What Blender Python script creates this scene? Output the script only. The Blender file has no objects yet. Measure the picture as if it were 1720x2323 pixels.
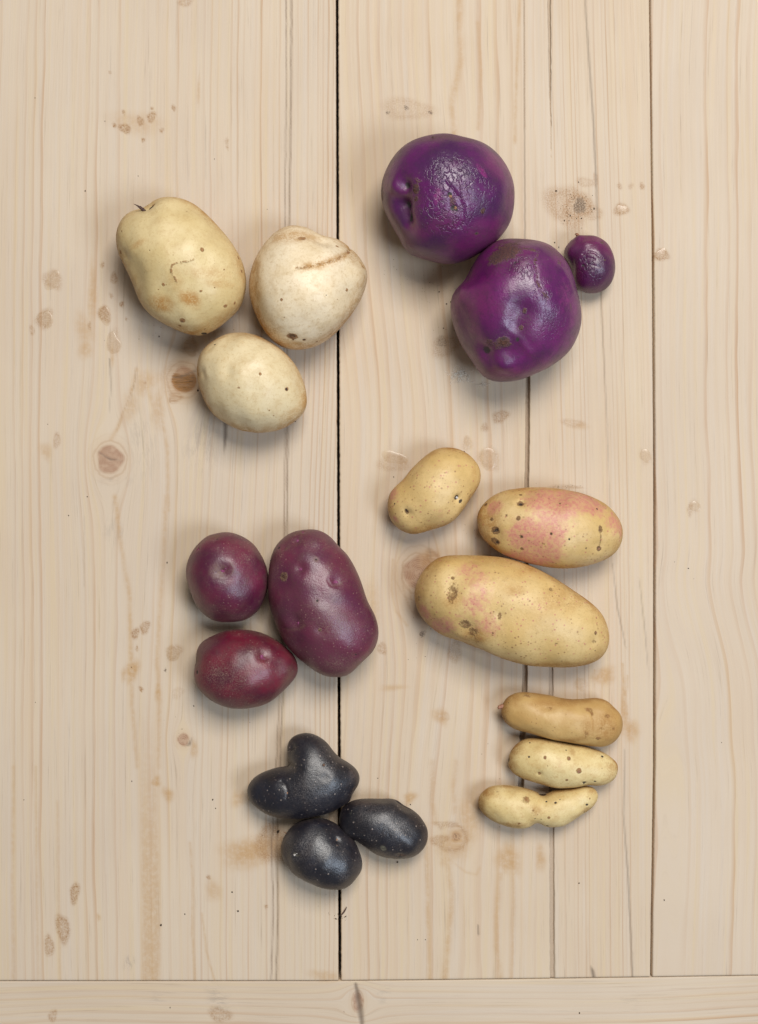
import bpy, bmesh, math, random
import numpy as np
from mathutils import Vector, Matrix

scene = bpy.context.scene
col = scene.collection
rng = np.random.default_rng(7)
random.seed(7)

# ------------------------------------------------------------------ camera
S = 0.00025            # metres per photograph pixel on the table surface
D = 0.95               # camera height above the planks
W_PX, H_PX = 1720.0, 2323.0
cam_d = bpy.data.cameras.new('camera')
cam = bpy.data.objects.new('camera', cam_d)
col.objects.link(cam)
cam.location = (0, 0, D)
cam.rotation_euler = (0, 0, 0)
cam_d.sensor_fit = 'VERTICAL'
cam_d.sensor_height = 36.0
cam_d.lens = 36.0 * D / (H_PX * S)
cam_d.clip_start = 0.01
cam_d.clip_end = 50
scene.camera = cam

# ------------------------------------------------------------------ light (indoor, soft window light)
world = bpy.data.worlds.new('World')
scene.world = world
world.use_nodes = True
bg = world.node_tree.nodes['Background']
bg.inputs['Color'].default_value = (1.0, 0.97, 0.93, 1)
bg.inputs['Strength'].default_value = 0.15

def area(name, loc, target, sx, sy, power, colour):
    l = bpy.data.lights.new(name, 'AREA')
    l.shape = 'RECTANGLE'; l.size = sx; l.size_y = sy
    l.energy = power; l.color = colour
    o = bpy.data.objects.new(name, l)
    col.objects.link(o)
    o.location = loc
    d = Vector(target) - Vector(loc)
    o.rotation_euler = d.to_track_quat('-Z', 'Y').to_euler()
    return o
area('window_light', (0.48, 1.20, 2.28), (0, 0, 0), 1.2, 1.1, 68.0, (1.0, 0.96, 0.905))
area('cool_window_light', (1.30, -0.60, 2.08), (0, 0, 0), 0.8, 0.85, 31.0, (0.72, 0.84, 1.0))

scene.view_settings.view_transform = 'Standard'
scene.view_settings.look = 'None'
scene.view_settings.exposure = 0.0
scene.view_settings.gamma = 1.0
scene.view_settings.use_curve_mapping = False

# ------------------------------------------------------------------ helpers
CROPS = {  # magnified views used for measuring: origin and magnification in photograph pixels
    'C1': (240, 420, 1652/620), 'C2': (840, 290, 1652/580), 'C3': (400, 1180, 1652/480),
    'C4': (540, 1640, 1652/460), 'C5': (860, 990, 1652/580), 'C6': (1060, 1540, 1652/380),
    'W1': (0, 0, 1652/860), 'W2': (860, 0, 1652/860), 'W3': (0, 580, 2.95), 'W4': (0, 1160, 2.95),
    'W5': (0, 1740, 1652/860), 'W6': (860, 1740, 1652/860), 'W7': (1160, 380, 2.95), 'W8': (1160, 960, 1602/560),
    'S': (0, 0, 1.0)}
def cp(c, x, y):
    ox, oy, k = CROPS[c]
    return ox + x/k, oy + y/k
def wx(px): return (px - W_PX/2) * S
def wy(py): return (H_PX/2 - py) * S
def sstep(a, b, x):
    t = np.clip((x - a) / (b - a), 0, 1)
    return t*t*(3 - 2*t)

def mesh_from(name, V, F):
    """V (n,3), F (m,k) all faces with the same number of corners"""
    me = bpy.data.meshes.new(name)
    V = np.asarray(V, dtype=np.float32); F = np.asarray(F, dtype=np.int32)
    n, k = F.shape
    me.vertices.add(len(V)); me.vertices.foreach_set('co', V.ravel())
    me.loops.add(n*k); me.loops.foreach_set('vertex_index', F.ravel())
    me.polygons.add(n)
    me.polygons.foreach_set('loop_start', np.arange(0, n*k, k, dtype=np.int32))
    me.polygons.foreach_set('use_smooth', np.ones(n, dtype=bool))
    me.update(calc_edges=True)
    return me
def set_attr(me, name, arr):
    a = me.attributes.new(name, 'FLOAT', 'POINT')
    a.data.foreach_set('value', np.asarray(arr, dtype=np.float32))
def link(name, me, mat, parent=None, loc=None):
    o = bpy.data.objects.new(name, me)
    if mat is not None and len(me.materials) == 0: me.materials.append(mat)
    col.objects.link(o)
    if parent: o.parent = parent
    if loc is not None: o.location = loc
    return o
def tag(o, label=None, cat=None, group=None, kind=None):
    if label: o['label'] = label
    if cat: o['category'] = cat
    if group: o['group'] = group
    if kind: o['kind'] = kind

class Mat:
    """small expression builder for node materials"""
    def __init__(s, name):
        s.m = bpy.data.materials.new(name); s.m.use_nodes = True
        s.t = s.m.node_tree
        s.bsdf = s.t.nodes['Principled BSDF']
    def n(s, typ, **kw):
        nd = s.t.nodes.new(typ)
        for k, v in kw.items(): setattr(nd, k, v)
        return nd
    def put(s, sock, v):
        if v is None: return
        if isinstance(v, bpy.types.NodeSocket): s.t.links.new(v, sock)
        elif isinstance(v, (tuple, list)) and sock.type == 'RGBA' and len(v) == 3: sock.default_value = (*v, 1)
        else: sock.default_value = v
    def attr(s, name): return s.n('ShaderNodeAttribute', attribute_name=name).outputs['Fac']
    def pos(s): return s.n('ShaderNodeTexCoord').outputs['Object']
    def math(s, op, a, b=None, c=None, clamp=False):
        nd = s.n('ShaderNodeMath', operation=op, use_clamp=clamp)
        for i, v in enumerate((a, b, c)): s.put(nd.inputs[i], v)
        return nd.outputs[0]
    def add(s, a, b): return s.math('ADD', a, b)
    def mul(s, a, b): return s.math('MULTIPLY', a, b)
    def sub(s, a, b): return s.math('SUBTRACT', a, b)
    def rng(s, v, a, b, c=0.0, d=1.0, smooth=True):
        nd = s.n('ShaderNodeMapRange', interpolation_type='SMOOTHSTEP' if smooth else 'LINEAR')
        for i, x in enumerate((v, a, b, c, d)): s.put(nd.inputs[i], x)
        return nd.outputs[0]
    def comb(s, x, y, z=0.0):
        nd = s.n('ShaderNodeCombineXYZ')
        for i, v in enumerate((x, y, z)): s.put(nd.inputs[i], v)
        return nd.outputs[0]
    def vadd(s, a, b):
        nd = s.n('ShaderNodeVectorMath', operation='ADD'); s.put(nd.inputs[0], a); s.put(nd.inputs[1], b); return nd.outputs[0]
    def vmul(s, a, b):
        nd = s.n('ShaderNodeVectorMath', operation='MULTIPLY'); s.put(nd.inputs[0], a); s.put(nd.inputs[1], b); return nd.outputs[0]
    def noise(s, vec, scale, detail=2.0, rough=0.5, dist=0.0, color=False):
        nd = s.n('ShaderNodeTexNoise'); s.put(nd.inputs['Vector'], vec)
        nd.inputs['Scale'].default_value = scale; nd.inputs['Detail'].default_value = detail
        nd.inputs['Roughness'].default_value = rough; nd.inputs['Distortion'].default_value = dist
        return nd.outputs['Color' if color else 'Fac']
    def vor(s, vec, scale, feature='F1', rand=1.0):
        nd = s.n('ShaderNodeTexVoronoi', feature=feature); s.put(nd.inputs['Vector'], vec)
        nd.inputs['Scale'].default_value = scale; nd.inputs['Randomness'].default_value = rand
        return nd
    def mix(s, f, a, b, blend='MIX'):
        nd = s.n('ShaderNodeMix', data_type='RGBA', blend_type=blend)
        s.put(nd.inputs[0], f); s.put(nd.inputs[6], a); s.put(nd.inputs[7], b)
        return nd.outputs[2]
    def bump(s, h, strength, dist, normal=None):
        nd = s.n('ShaderNodeBump'); nd.inputs['Strength'].default_value = strength
        nd.inputs['Distance'].default_value = dist; s.put(nd.inputs['Height'], h); s.put(nd.inputs['Normal'], normal)
        return nd.outputs['Normal']
    def out(s, **kw):
        for k, v in kw.items(): s.put(s.bsdf.inputs[k.replace('_', ' ')], v)
        return s.m

def simple_mat(name, c1, c2, scale=900.0, rough=0.8, bumpd=0.0002):
    M = Mat(name); p = M.pos()
    f = M.rng(M.noise(p, scale, 4.0, 0.65), 0.35, 0.65)
    return M.out(Base_Color=M.mix(f, c1, c2), Roughness=rough,
                 Normal=M.bump(M.noise(p, scale*2, 3.0, 0.6), 0.6, bumpd))

# ------------------------------------------------------------------ the planks
def poly_dist(X, Y, pts):
    """distance to a polyline and the running width there; pts = [(x,y,w),...] in photograph pixels"""
    best = np.full(X.shape, 1e9); wid = np.zeros(X.shape)
    for (x0, y0, w0), (x1, y1, w1) in zip(pts[:-1], pts[1:]):
        dx, dy = x1-x0, y1-y0
        t = np.clip(((X-x0)*dx + (Y-y0)*dy) / (dx*dx+dy*dy), 0, 1)
        d = np.hypot(X-(x0+t*dx), Y-(y0+t*dy))
        m = d < best
        best = np.where(m, d, best); wid = np.where(m, w0+t*(w1-w0), wid)
    return best, wid
def wob(t, seed, n=8, lo=0.002, hi=0.08):
    r = np.random.default_rng(abs(int(seed))); o = np.zeros_like(t, dtype=float)
    for _ in range(n):
        f = math.exp(r.uniform(math.log(lo), math.log(hi)))
        o += np.sin(t*f*2*math.pi + r.uniform(0, 6.28)) * r.uniform(0.4, 1)
    return o / n * 1.6

# knots: x, y, radius, stretch along the grain
KNOTS = [(250, 1042, 30, 1.1), (418, 862, 29, 1.05), (416, 1678, 13, 1.1), (1035, 1898, 10, 1.1), (950, 1300, 34, 1.2)]
# deep slots and hairline cracks
SLOTS = [[(1198, 830, 8), (1197, 1000, 8), (1195, 1110, 8), (1191, 1540, 10), (1184, 1730, 11), (1181, 1810, 11)]]
SHALLOW = [[(1250, 1500, 8), (1252, 1800, 9), (1253, 2225, 9)], [(1244, -150, 6), (1246, 0, 6), (1248, 170, 4), (1251, 360, 0.5)]]
CRACKS = [
    [(1328, -150, 1.5), (1328, 10, 1.8), (1347, 290, 2), (1352, 400, 2), (1358, 560, 1.5), (1363, 665, 1.5), (1377, 956, 1.2), (1384, 1150, 0.8)],
    [(1189, -150, 1.1), (1189, 0, 1.2), (1190, 300, 1.5), (1191, 560, 1.7)],
    [(1417, 1700, 0.8), (1417, 1766, 1.4), (1414, 1844, 1.4), (1425, 1990, 1.8), (1435, 2215, 2.0)],
    [(1390, 1280, 1), (1401, 1380, 1.6), (1420, 1470, 1)], [(1450, 1310, .8), (1462, 1420, 1.3), (1471, 1520, .8)],
    [(511, 950, 5.5), (511, 985, 4.5), (509, 1032, 0.6)],
    [(467, 408, .3), (467, 300, 1.1), (467, 250, .3)],
    [(249, 815, 1.6), (252, 880, 1.2), (247, 950, .4)], [(309, 830, .8), (308, 850, 1), (300, 900, .5)],
    [(225, 1026, 1.2), (243, 1038, 1.8), (251, 1042, 2.4), (262, 1043, 1.6), (278, 1045, .8)],
    [(392, 856, 1.5), (418, 852, 2.2), (446, 840, 1.5)],
    [(190, 1170, .8), (190, 1280, 1), (191, 1330, .5)],
    [(1340, 2190, .5), (1345, 2205, 4), (1347, 2216, 4)],
    [(1085, 2100, 2), (1086, 2120, 2)], [(807, 2232, 3), (812, 2260, 6), (818, 2300, 7), (824, 2345, 3)],
    [(436, 1672, .5), (430, 1688, 3), (420, 1694, .5)], [(972, 1215, .6), (975, 1250, 1.2), (976, 1270, .6)],
    [(875, 1200, .3), (912, 1170, .8), (912, 1130, .3)]]
VEIN = [[(655, -150, 7), (656, 0, 8), (655, 200, 7), (653, 400, 7), (651, 510, 6), (648, 800, 5), (650, 1000, 4), (648, 1200, 4),
         (643, 1400, 4), (637, 1600, 5), (628, 1800, 6), (622, 1920, 8), (626, 2060, 7), (621, 2230, 8)]]
# soft marks on the wood: channel, crop, x, y, rx, ry, strength
MARKS = [
    ('stain','W1',545,560,22,20,.9),('stain','W1',612,528,14,18,.8),('stain','W1',660,510,17,20,.9),('stain','W1',498,546,7,10,.8),('stain','W1',624,611,7,9,.8),
    ('stain','W1',705,568,8,10,.6),('stain','W1',757,470,8,14,.6),('stain','W1',663,473,6,8,.6),('stain','W1',540,490,7,12,.5),('stain','W1',990,625,7,26,.5),
    ('wash','W1',600,535,110,50,.4),('stain','W1',480,315,5,8,.4),('stain','W1',808,10,30,16,.5),('wash','W1',865,400,8,60,.5),
    ('stain','W3',355,160,52,66,.42),('stain','W3',298,425,56,56,.5),('stain','W3',215,500,16,28,.5),('stain','W3',700,390,34,56,.75),
    ('stain','W3',765,580,48,68,.28),('stain','W3',1275,610,52,56,.40),('stain','W3',765,150,24,30,.75),('stain','W3',815,325,14,18,.7),('stain','W3',745,268,11,16,.5),
    ('stain','W3',685,62,13,16,.6),('stain','W3',845,424,7,12,.6),('wash','W3',570,620,40,80,.6),('wash','W3',565,500,70,100,.5),('stain','W3',380,1235,18,55,.5),('wash','W3',310,1310,40,60,.5),
    ('wash','W3',970,850,80,90,.55),('wash','W3',870,1010,50,110,.5),('wash','W3',1060,1030,50,120,.5),('stain','W3',972,850,9,9,.4),('wash','W3',620,250,28,230,.6),
    ('stain','W3',1170,950,40,36,.7),('stain','W3',1180,810,100,110,.25),('stain','W3',600,470,10,26,.6),('wash','W3',750,680,16,60,.6),
    ('stain','W4',905,818,25,32,.85),('stain','W4',970,778,30,38,.75),('stain','W4',918,918,10,16,.6),('stain','W4',1162,945,48,50,.42),('dirt','W4',1108,1062,10,12,.9),
    ('stain','W4',1190,1215,34,38,.22),('wash','W4',885,1070,42,80,1.0),('wash','W4',830,1090,20,50,.6),('stain','W4',945,1190,13,17,.75),('wash','W4',1058,1210,24,70,.8),
    ('wash','W4',1300,1590,20,70,.7),('grey','W4',760,130,80,90,.4),('grey','W3',780,1500,110,40,.7),('grey','W3',1350,1270,130,170,.55),('grey','W3',950,1250,110,250,.45),
    ('wash','W5',680,65,25,22,.9),('wash','W5',733,120,27,30,.75),('stain','W5',325,550,18,42,.8),('stain','W5',275,705,27,55,.75),('stain','W5',215,780,22,36,.65),
    ('grey','W5',565,855,24,34,.9),('grey','W5',690,1010,32,24,.5),('stain','W5',230,1085,18,22,.6),('wash','W5',1090,370,120,66,.85),('stain','W5',1180,330,50,95,.6),
    ('stain','W5',910,480,8,10,.6),('wash','W5',930,540,40,40,.5),('grey','W5',955,1030,50,80,.7),('stain','W5',960,1080,50,26,.5),('stain','W5',1160,608,8,8,.5),
    ('wash','W5',430,655,10,14,.6),('wash','W5',1040,140,30,40,.6),('wash','W5',1420,910,70,24,.5),
    ('wash','W6',135,135,26,26,.9),('wash','W6',565,400,45,75,.85),('wash','W6',705,400,25,50,.7),('stain','W6',262,318,38,20,.55),('wash','W6',330,330,90,70,.7),('dirt','W6',337,303,5,5,.8),
    ('stain','W6',295,250,45,14,.45),('grey','W6',20,990,30,40,.6),('wash','W6',300,410,40,25,.5),('wash','W6',400,210,60,120,.55),('grey','W6',1100,1020,40,40,.35),
    ('dirt','W7',458,255,34,60,.9),('stain','W7',440,260,85,100,.85),('stain','W7',375,260,120,135,.6),('stain','W7',550,300,60,45,.45),('stain','W7',735,280,40,42,.7),
    ('stain','W7',1003,585,42,42,.75),('stain','W7',875,125,18,20,.6),('stain','W7',725,125,14,22,.45),('stain','W7',800,125,16,20,.3),('stain','W7',500,100,65,26,.4),('dirt','W7',300,157,9,7,.8),
    ('dirt','W7',450,98,5,5,1),('dirt','W7',555,275,6,6,1),('stain','W7',565,80,14,40,.5),
    ('stain','W8',870,220,40,42,.20),('stain','W8',1160,560,16,40,.5),('stain','W8',1190,540,38,36,.18),('stain','W8',450,1690,36,45,.22),('wash','W8',600,1640,80,50,.9),('wash','W8',770,1990,62,70,.8),
    ('wash','W8',735,1850,16,200,.8),('wash','W8',450,20,60,20,.5),
    ('stain','C5',95,170,80,60,.35),('stain','C5',570,45,26,50,.3),('stain','C5',715,145,60,75,.35),('stain','C5',490,1390,44,60,.45),('dirt','C5',280,1275,20,22,.75),
    ('stain','C5',350,790,45,50,.65),('wash','C5',310,790,60,60,.6),('stain','C5',1190,330,90,16,.5),('stain','C5',20,1370,25,40,.6),
    ('stain','S',1135,945,16,13,.7),('stain','S',1100,970,9,8,.45),('wash','S',1000,1625,16,20,.7),('stain','S',1010,1625,8,10,.3),('wash','S',890,1560,26,8,.5),
    ('dirt','S',880,256,5,4,.8),('dirt','S',922,245,6,5,.8),('dirt','S',977,255,5,5,.8),('stain','S',925,248,60,20,.35),('stain','S',1010,785,28,24,.45),('dirt','S',1003,776,16,12,.45),
    ('stain','S',1300,960,25,8,.35),('wash','S',430,870,50,50,.4),('wash','S',845,1370,20,60,.4)]

STREAKS = [  # channel, crop, points, half width, strength
    ('stain','W6',[(268,262),(300,248),(340,252),(372,282),(382,318),(362,350),(325,366),(285,356),(240,325)],11,.75),
    ('dirt','W6',[(322,303),(330,290),(345,290),(353,303),(345,317),(330,317),(322,303)],3,.75),
    ('wash','W4',[(770,-100),(800,150),(830,350),(868,560),(875,900),(885,1300),(920,1711)],16,.75),
    ('wash','W4',[(1110,-100),(1100,200),(1080,500),(1050,1000),(1070,1250),(1060,1711)],16,.65),
    ('wash','W3',[(915,760),(890,870),(840,1020),(790,1150),(745,1225)],14,.7),('stain','W3',[(905,840),(870,940),(820,1060),(780,1180)],4,.5),
    ('wash','W3',[(1000,900),(1030,1030),(1090,1120),(1120,1300),(1125,1700)],15,.65),
    ('wash','W2',[(352,-60),(350,120),(358,260),(330,380),(316,460),(330,600)],16,.75),('wash','W2',[(430,100),(445,300),(432,560)],9,.55),('wash','W2',[(615,-60),(600,300),(592,620)],8,.7),('stain','W2',[(632,-60),(634,300),(636,560)],4,.6),
    ('wash','W6',[(300,400),(318,560),(305,720),(285,930)],14,.75),('wash','W6',[(205,250),(212,600),(222,930)],11,.7),('wash','W6',[(530,470),(512,650),(512,780),(530,930)],13,.7),('wash','W6',[(585,430),(590,600),(575,930)],10,.55),
    ('wash','W6',[(270,400),(330,420),(380,460),(425,468),(440,440)],6,.6),('wash','W6',[(335,-20),(325,90),(330,200)],12,.6),('wash','W6',[(235,-20),(230,150),(245,240)],14,.65),
    ('wash','W8',[(720,1560),(728,1700),(715,1850),(730,2000)],6,.9),('wash','W8',[(755,1640),(745,1800),(770,2000)],6,.8),('wash','W8',[(590,1600),(585,1800)],5,.8),('wash','W8',[(540,1600),(545,1780)],4,.7),
    ('wash','W5',[(828,330),(840,500),(838,700),(850,930)],6,.6),('wash','W5',[(880,640),(900,800),(935,930)],5,.6),('wash','W5',[(60,0),(55,500),(60,930)],9,.5),('wash','W5',[(155,0),(165,930)],7,.5),('wash','W5',[(250,150),(262,930)],6,.45),
    ('stain','C5',[(160,830),(150,920),(165,1020),(200,1110),(250,1180)],7,.35),('stain','C5',[(230,810),(200,880),(195,980),(215,1080)],6,.4),('wash','C5',[(90,800),(80,1000),(110,1130),(180,1220)],9,.6)]
def grain_fields(X, Y, which):
    """grain coordinate, ring phase, and masks for a plank (photograph pixels)"""
    if which == 'rail':
        A, B = Y, X
        knots = [(2268, 812, 22, 0.55)]; kn = [(k[0], k[1], k[2], k[3]) for k in knots]
        A = A + 7*np.sin(X/310.0+1.0) + 3*np.sin(X/130.0) + 0.012*(X-860)
    else:
        A, B = X.copy(), Y
        kn = KNOTS
    u = A.astype(float).copy(); kmask = np.zeros_like(u); kr = np.zeros_like(u)
    halo = np.zeros_like(u)
    for kx, ky, R, st in kn:
        if which in ('left',) and kx > 765: continue
        if which == 'middle' and kx < 765: continue
        if which == 'right': continue
        dx = A - kx; dy = (B - ky)
        r2 = dx*dx + (dy/ (st*1.9))**2
        R2 = (R*1.35)**2
        f = R2/np.maximum(r2, R2)
        u -= dx * np.minimum(f, 1.0) * 0.92
        r = np.hypot(dx, dy/st)
        kmask = np.maximum(kmask, 1 - sstep(R*0.86, R*1.10, r*(1+0.07*np.sin(3*np.arctan2(dy, dx)+kx)+0.04*np.sin(5*np.arctan2(dy, dx)+ky))))
        halo = np.maximum(halo, 1 - sstep(R*1.1, R*2.0, r))
        kr = np.where(r < R*2.2, r, kr)
    if which == 'left':
        u += 10*np.sin(Y/900.0) + 4*np.sin(Y/260.0+X/300.0)
        u += sstep(150, 620, X)*0.014*(Y-300)
        sp = [(-400, 22), (200, 20), (330, 30), (380, 24), (480, 15), (640, 13), (800, 10)]
        amp = [(-400, .95), (180, .9), (350, .6), (480, .75), (700, .9), (800, .9)]
    elif which == 'middle':
        wv = sstep(1150, 1000, X)
        u += wv*(8*np.sin(Y/230.0) + 3*np.sin(Y/97.0+1.3) + 20*np.sin(Y/520.0+X/400.0)) + 5*np.sin(Y/410.0+2)
        u += -0.018*(Y-900)*sstep(1200, 1300, X)
        sp = [(600, 18), (860, 21), (960, 30), (1150, 38), (1190, 16), (1260, 9.5), (1480, 9), (1600, 9)]
        amp = [(600, .55), (900, .75), (1150, .95), (1200, 1.0), (1280, .75), (1500, .6)]
    elif which == 'right':
        u -= 58*sstep(1230, 1760, Y) * sstep(1480, 1560, X) - 9*np.sin((Y-1200)/70.0)*sstep(1230, 1330, Y)*(1-sstep(1600, 1800, Y))
        u += 5*np.sin(Y/300.0) + 3*np.sin(Y/110.0)
        sp = [(1300, 20), (1500, 24), (1720, 27), (2000, 30)]
        amp = [(1300, .8), (1700, .95), (2000, .9)]
    else:
        sp = [(2100, 15), (2220, 11), (2260, 15), (2400, 22)]
        amp = [(2100, .75), (2500, .9)]
    xs = np.arange(-700, 2800, 1.0)
    spc = np.interp(xs, [p[0] for p in sp], [p[1] for p in sp])
    spc = spc * (1 + 0.38*wob(xs, 31 + len(which), 14, 0.004, 0.05))
    ph = np.cumsum(1/np.maximum(spc, 5.0))
    phase = np.interp(u, xs, ph)
    am = np.interp(u, [p[0] for p in amp], [p[1] for p in amp])
    return u, B, phase, am, kmask, kr, halo

def plank(name, Xe, Ye, which, mat, parent, edge_soft):
    """Xe,Ye: 2-D pixel grids of the top; builds top relief plus skirts"""
    ny, nx = Xe.shape
    X, Y = Xe, Ye
    u, v, phase, am, kmask, kr, halo = grain_fields(X, Y, which)
    ch = {k: np.zeros_like(X) for k in ('stain', 'dirt', 'wash', 'grey', 'crack', 'vein')}
    for c, cr, x, y, rx, ry, st in MARKS:
        px, py = cp(cr, x, y); k = CROPS[cr][2]
        a, b = rx/k, ry/k
        m = (np.abs(X-px) < 2.2*a+4) & (np.abs(Y-py) < 2.2*b+4)
        if not m.any(): continue
        d = np.hypot((X[m]-px)/a, (Y[m]-py)/b)
        th = np.arctan2((Y[m]-py)/b, (X[m]-px)/a); sd = x*0.7+y*1.3
        d = d*(1 + 0.15*np.sin(2*th+sd) + 0.10*np.sin(3*th+2*sd) + 0.04*np.sin(5*th+3*sd))
        if c == 'stain': st = min(st*1.25, 1.1)
        soft = 1.5 if c in ('wash', 'grey') else 1.4
        lo = 0.2 if c in ('wash', 'grey') else 0.62
        val = st * (1 - sstep(lo, soft, d))
        if c == 'stain': val = val * (0.55 + 0.45*sstep(0.45, 0.95, d)) if max(a, b) > 9 else val
        ch[c][m] = np.maximum(ch[c][m], val)
    for c, cr, pts, hw, st in STREAKS:
        k = CROPS[cr][2]; P = [cp(cr, *q)+(hw/k,) for q in pts]
        xs_ = [q[0] for q in P]; ys_ = [q[1] for q in P]; mg = 3*hw/k+4
        m = (X > min(xs_)-mg) & (X < max(xs_)+mg) & (Y > min(ys_)-mg) & (Y < max(ys_)+mg)
        if not m.any() or which == 'rail' or (which == 'left') != (xs_[0] < 765): continue
        d, wv = poly_dist(X[m]+1.2*wob(Y[m], int(pts[0][0])+3, 10, .002, .03), Y[m], P)
        ch[c][m] = np.maximum(ch[c][m], st*np.exp(-(d/wv)**2)*(0.7+0.3*wob(Y[m], int(pts[0][1])+5, 8, .002, .02)))
    Z = np.zeros_like(X)
    Z += 0.00006*np.sin(u/37.0)
    if which in ('left', 'middle', 'right', 'rail'):
        for pts in CRACKS:
            if pts[0][0] > 765 and which == 'left': continue
            if pts[0][0] < 765 and which == 'middle': continue
            if which == 'right': continue
            x0 = min(p[0] for p in pts)-8; x1 = max(p[0] for p in pts)+8; y0 = min(p[1] for p in pts)-8; y1 = max(p[1] for p in pts)+8
            m = (X > x0) & (X < x1) & (Y > y0) & (Y < y1)
            if not m.any(): continue
            if which == 'rail' and y1 < 2228: continue
            jx = 0.7*wob(Y[m], int(pts[0][0]), 10, 0.004, 0.06)
            d, w = poly_dist(X[m]+jx, Y[m], pts)
            w = w*0.62; g = np.clip(1.25 - d/np.maximum(w+0.5, 0.3)*0.62, 0, 1) * np.clip(w/1.6, 0, 1)
            ch['crack'][m] = np.maximum(ch['crack'][m], g)
            Z[m] -= g * np.minimum(w, 4) * 0.00012
    if which == 'middle':
        for pts, depth, cv in [(p, 0.0026, .62) for p in SLOTS] + [(p, 0.0011, .42) for p in SHALLOW]:
            x0 = min(p[0] for p in pts)-16; x1 = max(p[0] for p in pts)+16; y0 = min(p[1] for p in pts)-8; y1 = max(p[1] for p in pts)+8
            m = (X > x0) & (X < x1) & (Y > y0) & (Y < y1)
            d, w = poly_dist(X[m]+0.8*wob(Y[m], 5, 8, .003, .05), Y[m], pts)
            g = 1 - sstep(w*0.42, w*0.62, d)
            Z[m] -= g*depth
            ch['vein'][m] = np.maximum(ch['vein'][m], g*cv)
            edge = np.exp(-((d-w*0.55)/1.2)**2)*(w > 3)
            ch['crack'][m] = np.maximum(ch['crack'][m], edge*np.where(X[m] > 1190, .5, .35)*(0.6+0.4*wob(Y[m], 9, 8, .004, .05)))
    if which == 'left':
        for pts in VEIN:
            m = (X > 600) & (X < 680)
            d, w = poly_dist(X[m]+1.4*wob(Y[m], 3, 10, .002, .03), Y[m], pts)
            g = np.exp(-((d-w*0.75)/2.0)**2)
            ch['vein'][m] = np.maximum(ch['vein'][m], g*1.0*(0.72+0.28*wob(Y[m], 77, 8, .001, .02)))
            Z[m] -= np.exp(-(d/(w*0.5))**2)*0.00035
        k2 = np.hypot(X-418, Y-862)
        ch['stain'] = np.maximum(ch['stain'], 2.2*(1-sstep(24, 30, k2))*sstep(-3, 2, Y-852+0.2*np.abs(X-418)))
        ch['dirt'] = np.maximum(ch['dirt'], 0.42*(1-sstep(20, 30, k2))*sstep(-3, 2, Y-852+0.2*np.abs(X-418)))
        band = (sstep(312, 326, X+4*np.sin(Y/200))*(1-sstep(353, 366, X-4*np.sin(Y/150))))*sstep(1500, 2050, Y)
        ch['wash'] = np.maximum(ch['wash'], band*0.55)
    # edges: rounded over and slightly ragged
    Z = Z.copy()
    for k_, dz in ((0, edge_soft), (1, edge_soft*0.35)):
        if which == 'rail': Z[k_, :] -= dz
        else:
            Z[:, k_] -= dz; Z[:, -1-k_] -= dz
            Z[-1-k_, :] -= dz*0.7
    V = np.stack([wx(X), wy(Y), Z], -1).reshape(-1, 3)
    idx = np.arange(ny*nx).reshape(ny, nx)
    F = np.stack([idx[:-1, :-1], idx[1:, :-1], idx[1:, 1:], idx[:-1, 1:]], -1).reshape(-1, 4)
    # skirt round the border
    loop = np.concatenate([idx[0, :], idx[1:, -1], idx[-1, -2::-1], idx[-2:0:-1, 0]])
    lower = V[loop].copy(); lower[:, 2] = -0.021
    base = len(V); V = np.vstack([V, lower])
    n = len(loop); i = np.arange(n); j = (i+1) % n
    SK = np.stack([loop[i], loop[j], base+j, base+i], -1)
    F = np.vstack([F, SK])
    me = mesh_from(name, V, F)
    def ext(a): a = a.reshape(-1); return np.concatenate([a, a[loop]])
    for k, a in (('u', u*0.01), ('v', v*0.01), ('phase', phase), ('amp', am), ('knot', kmask), ('kr', kr), ('halo', halo), *ch.items()):
        set_attr(me, k, ext(a))
    return link(name, me, mat, parent)

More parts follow.
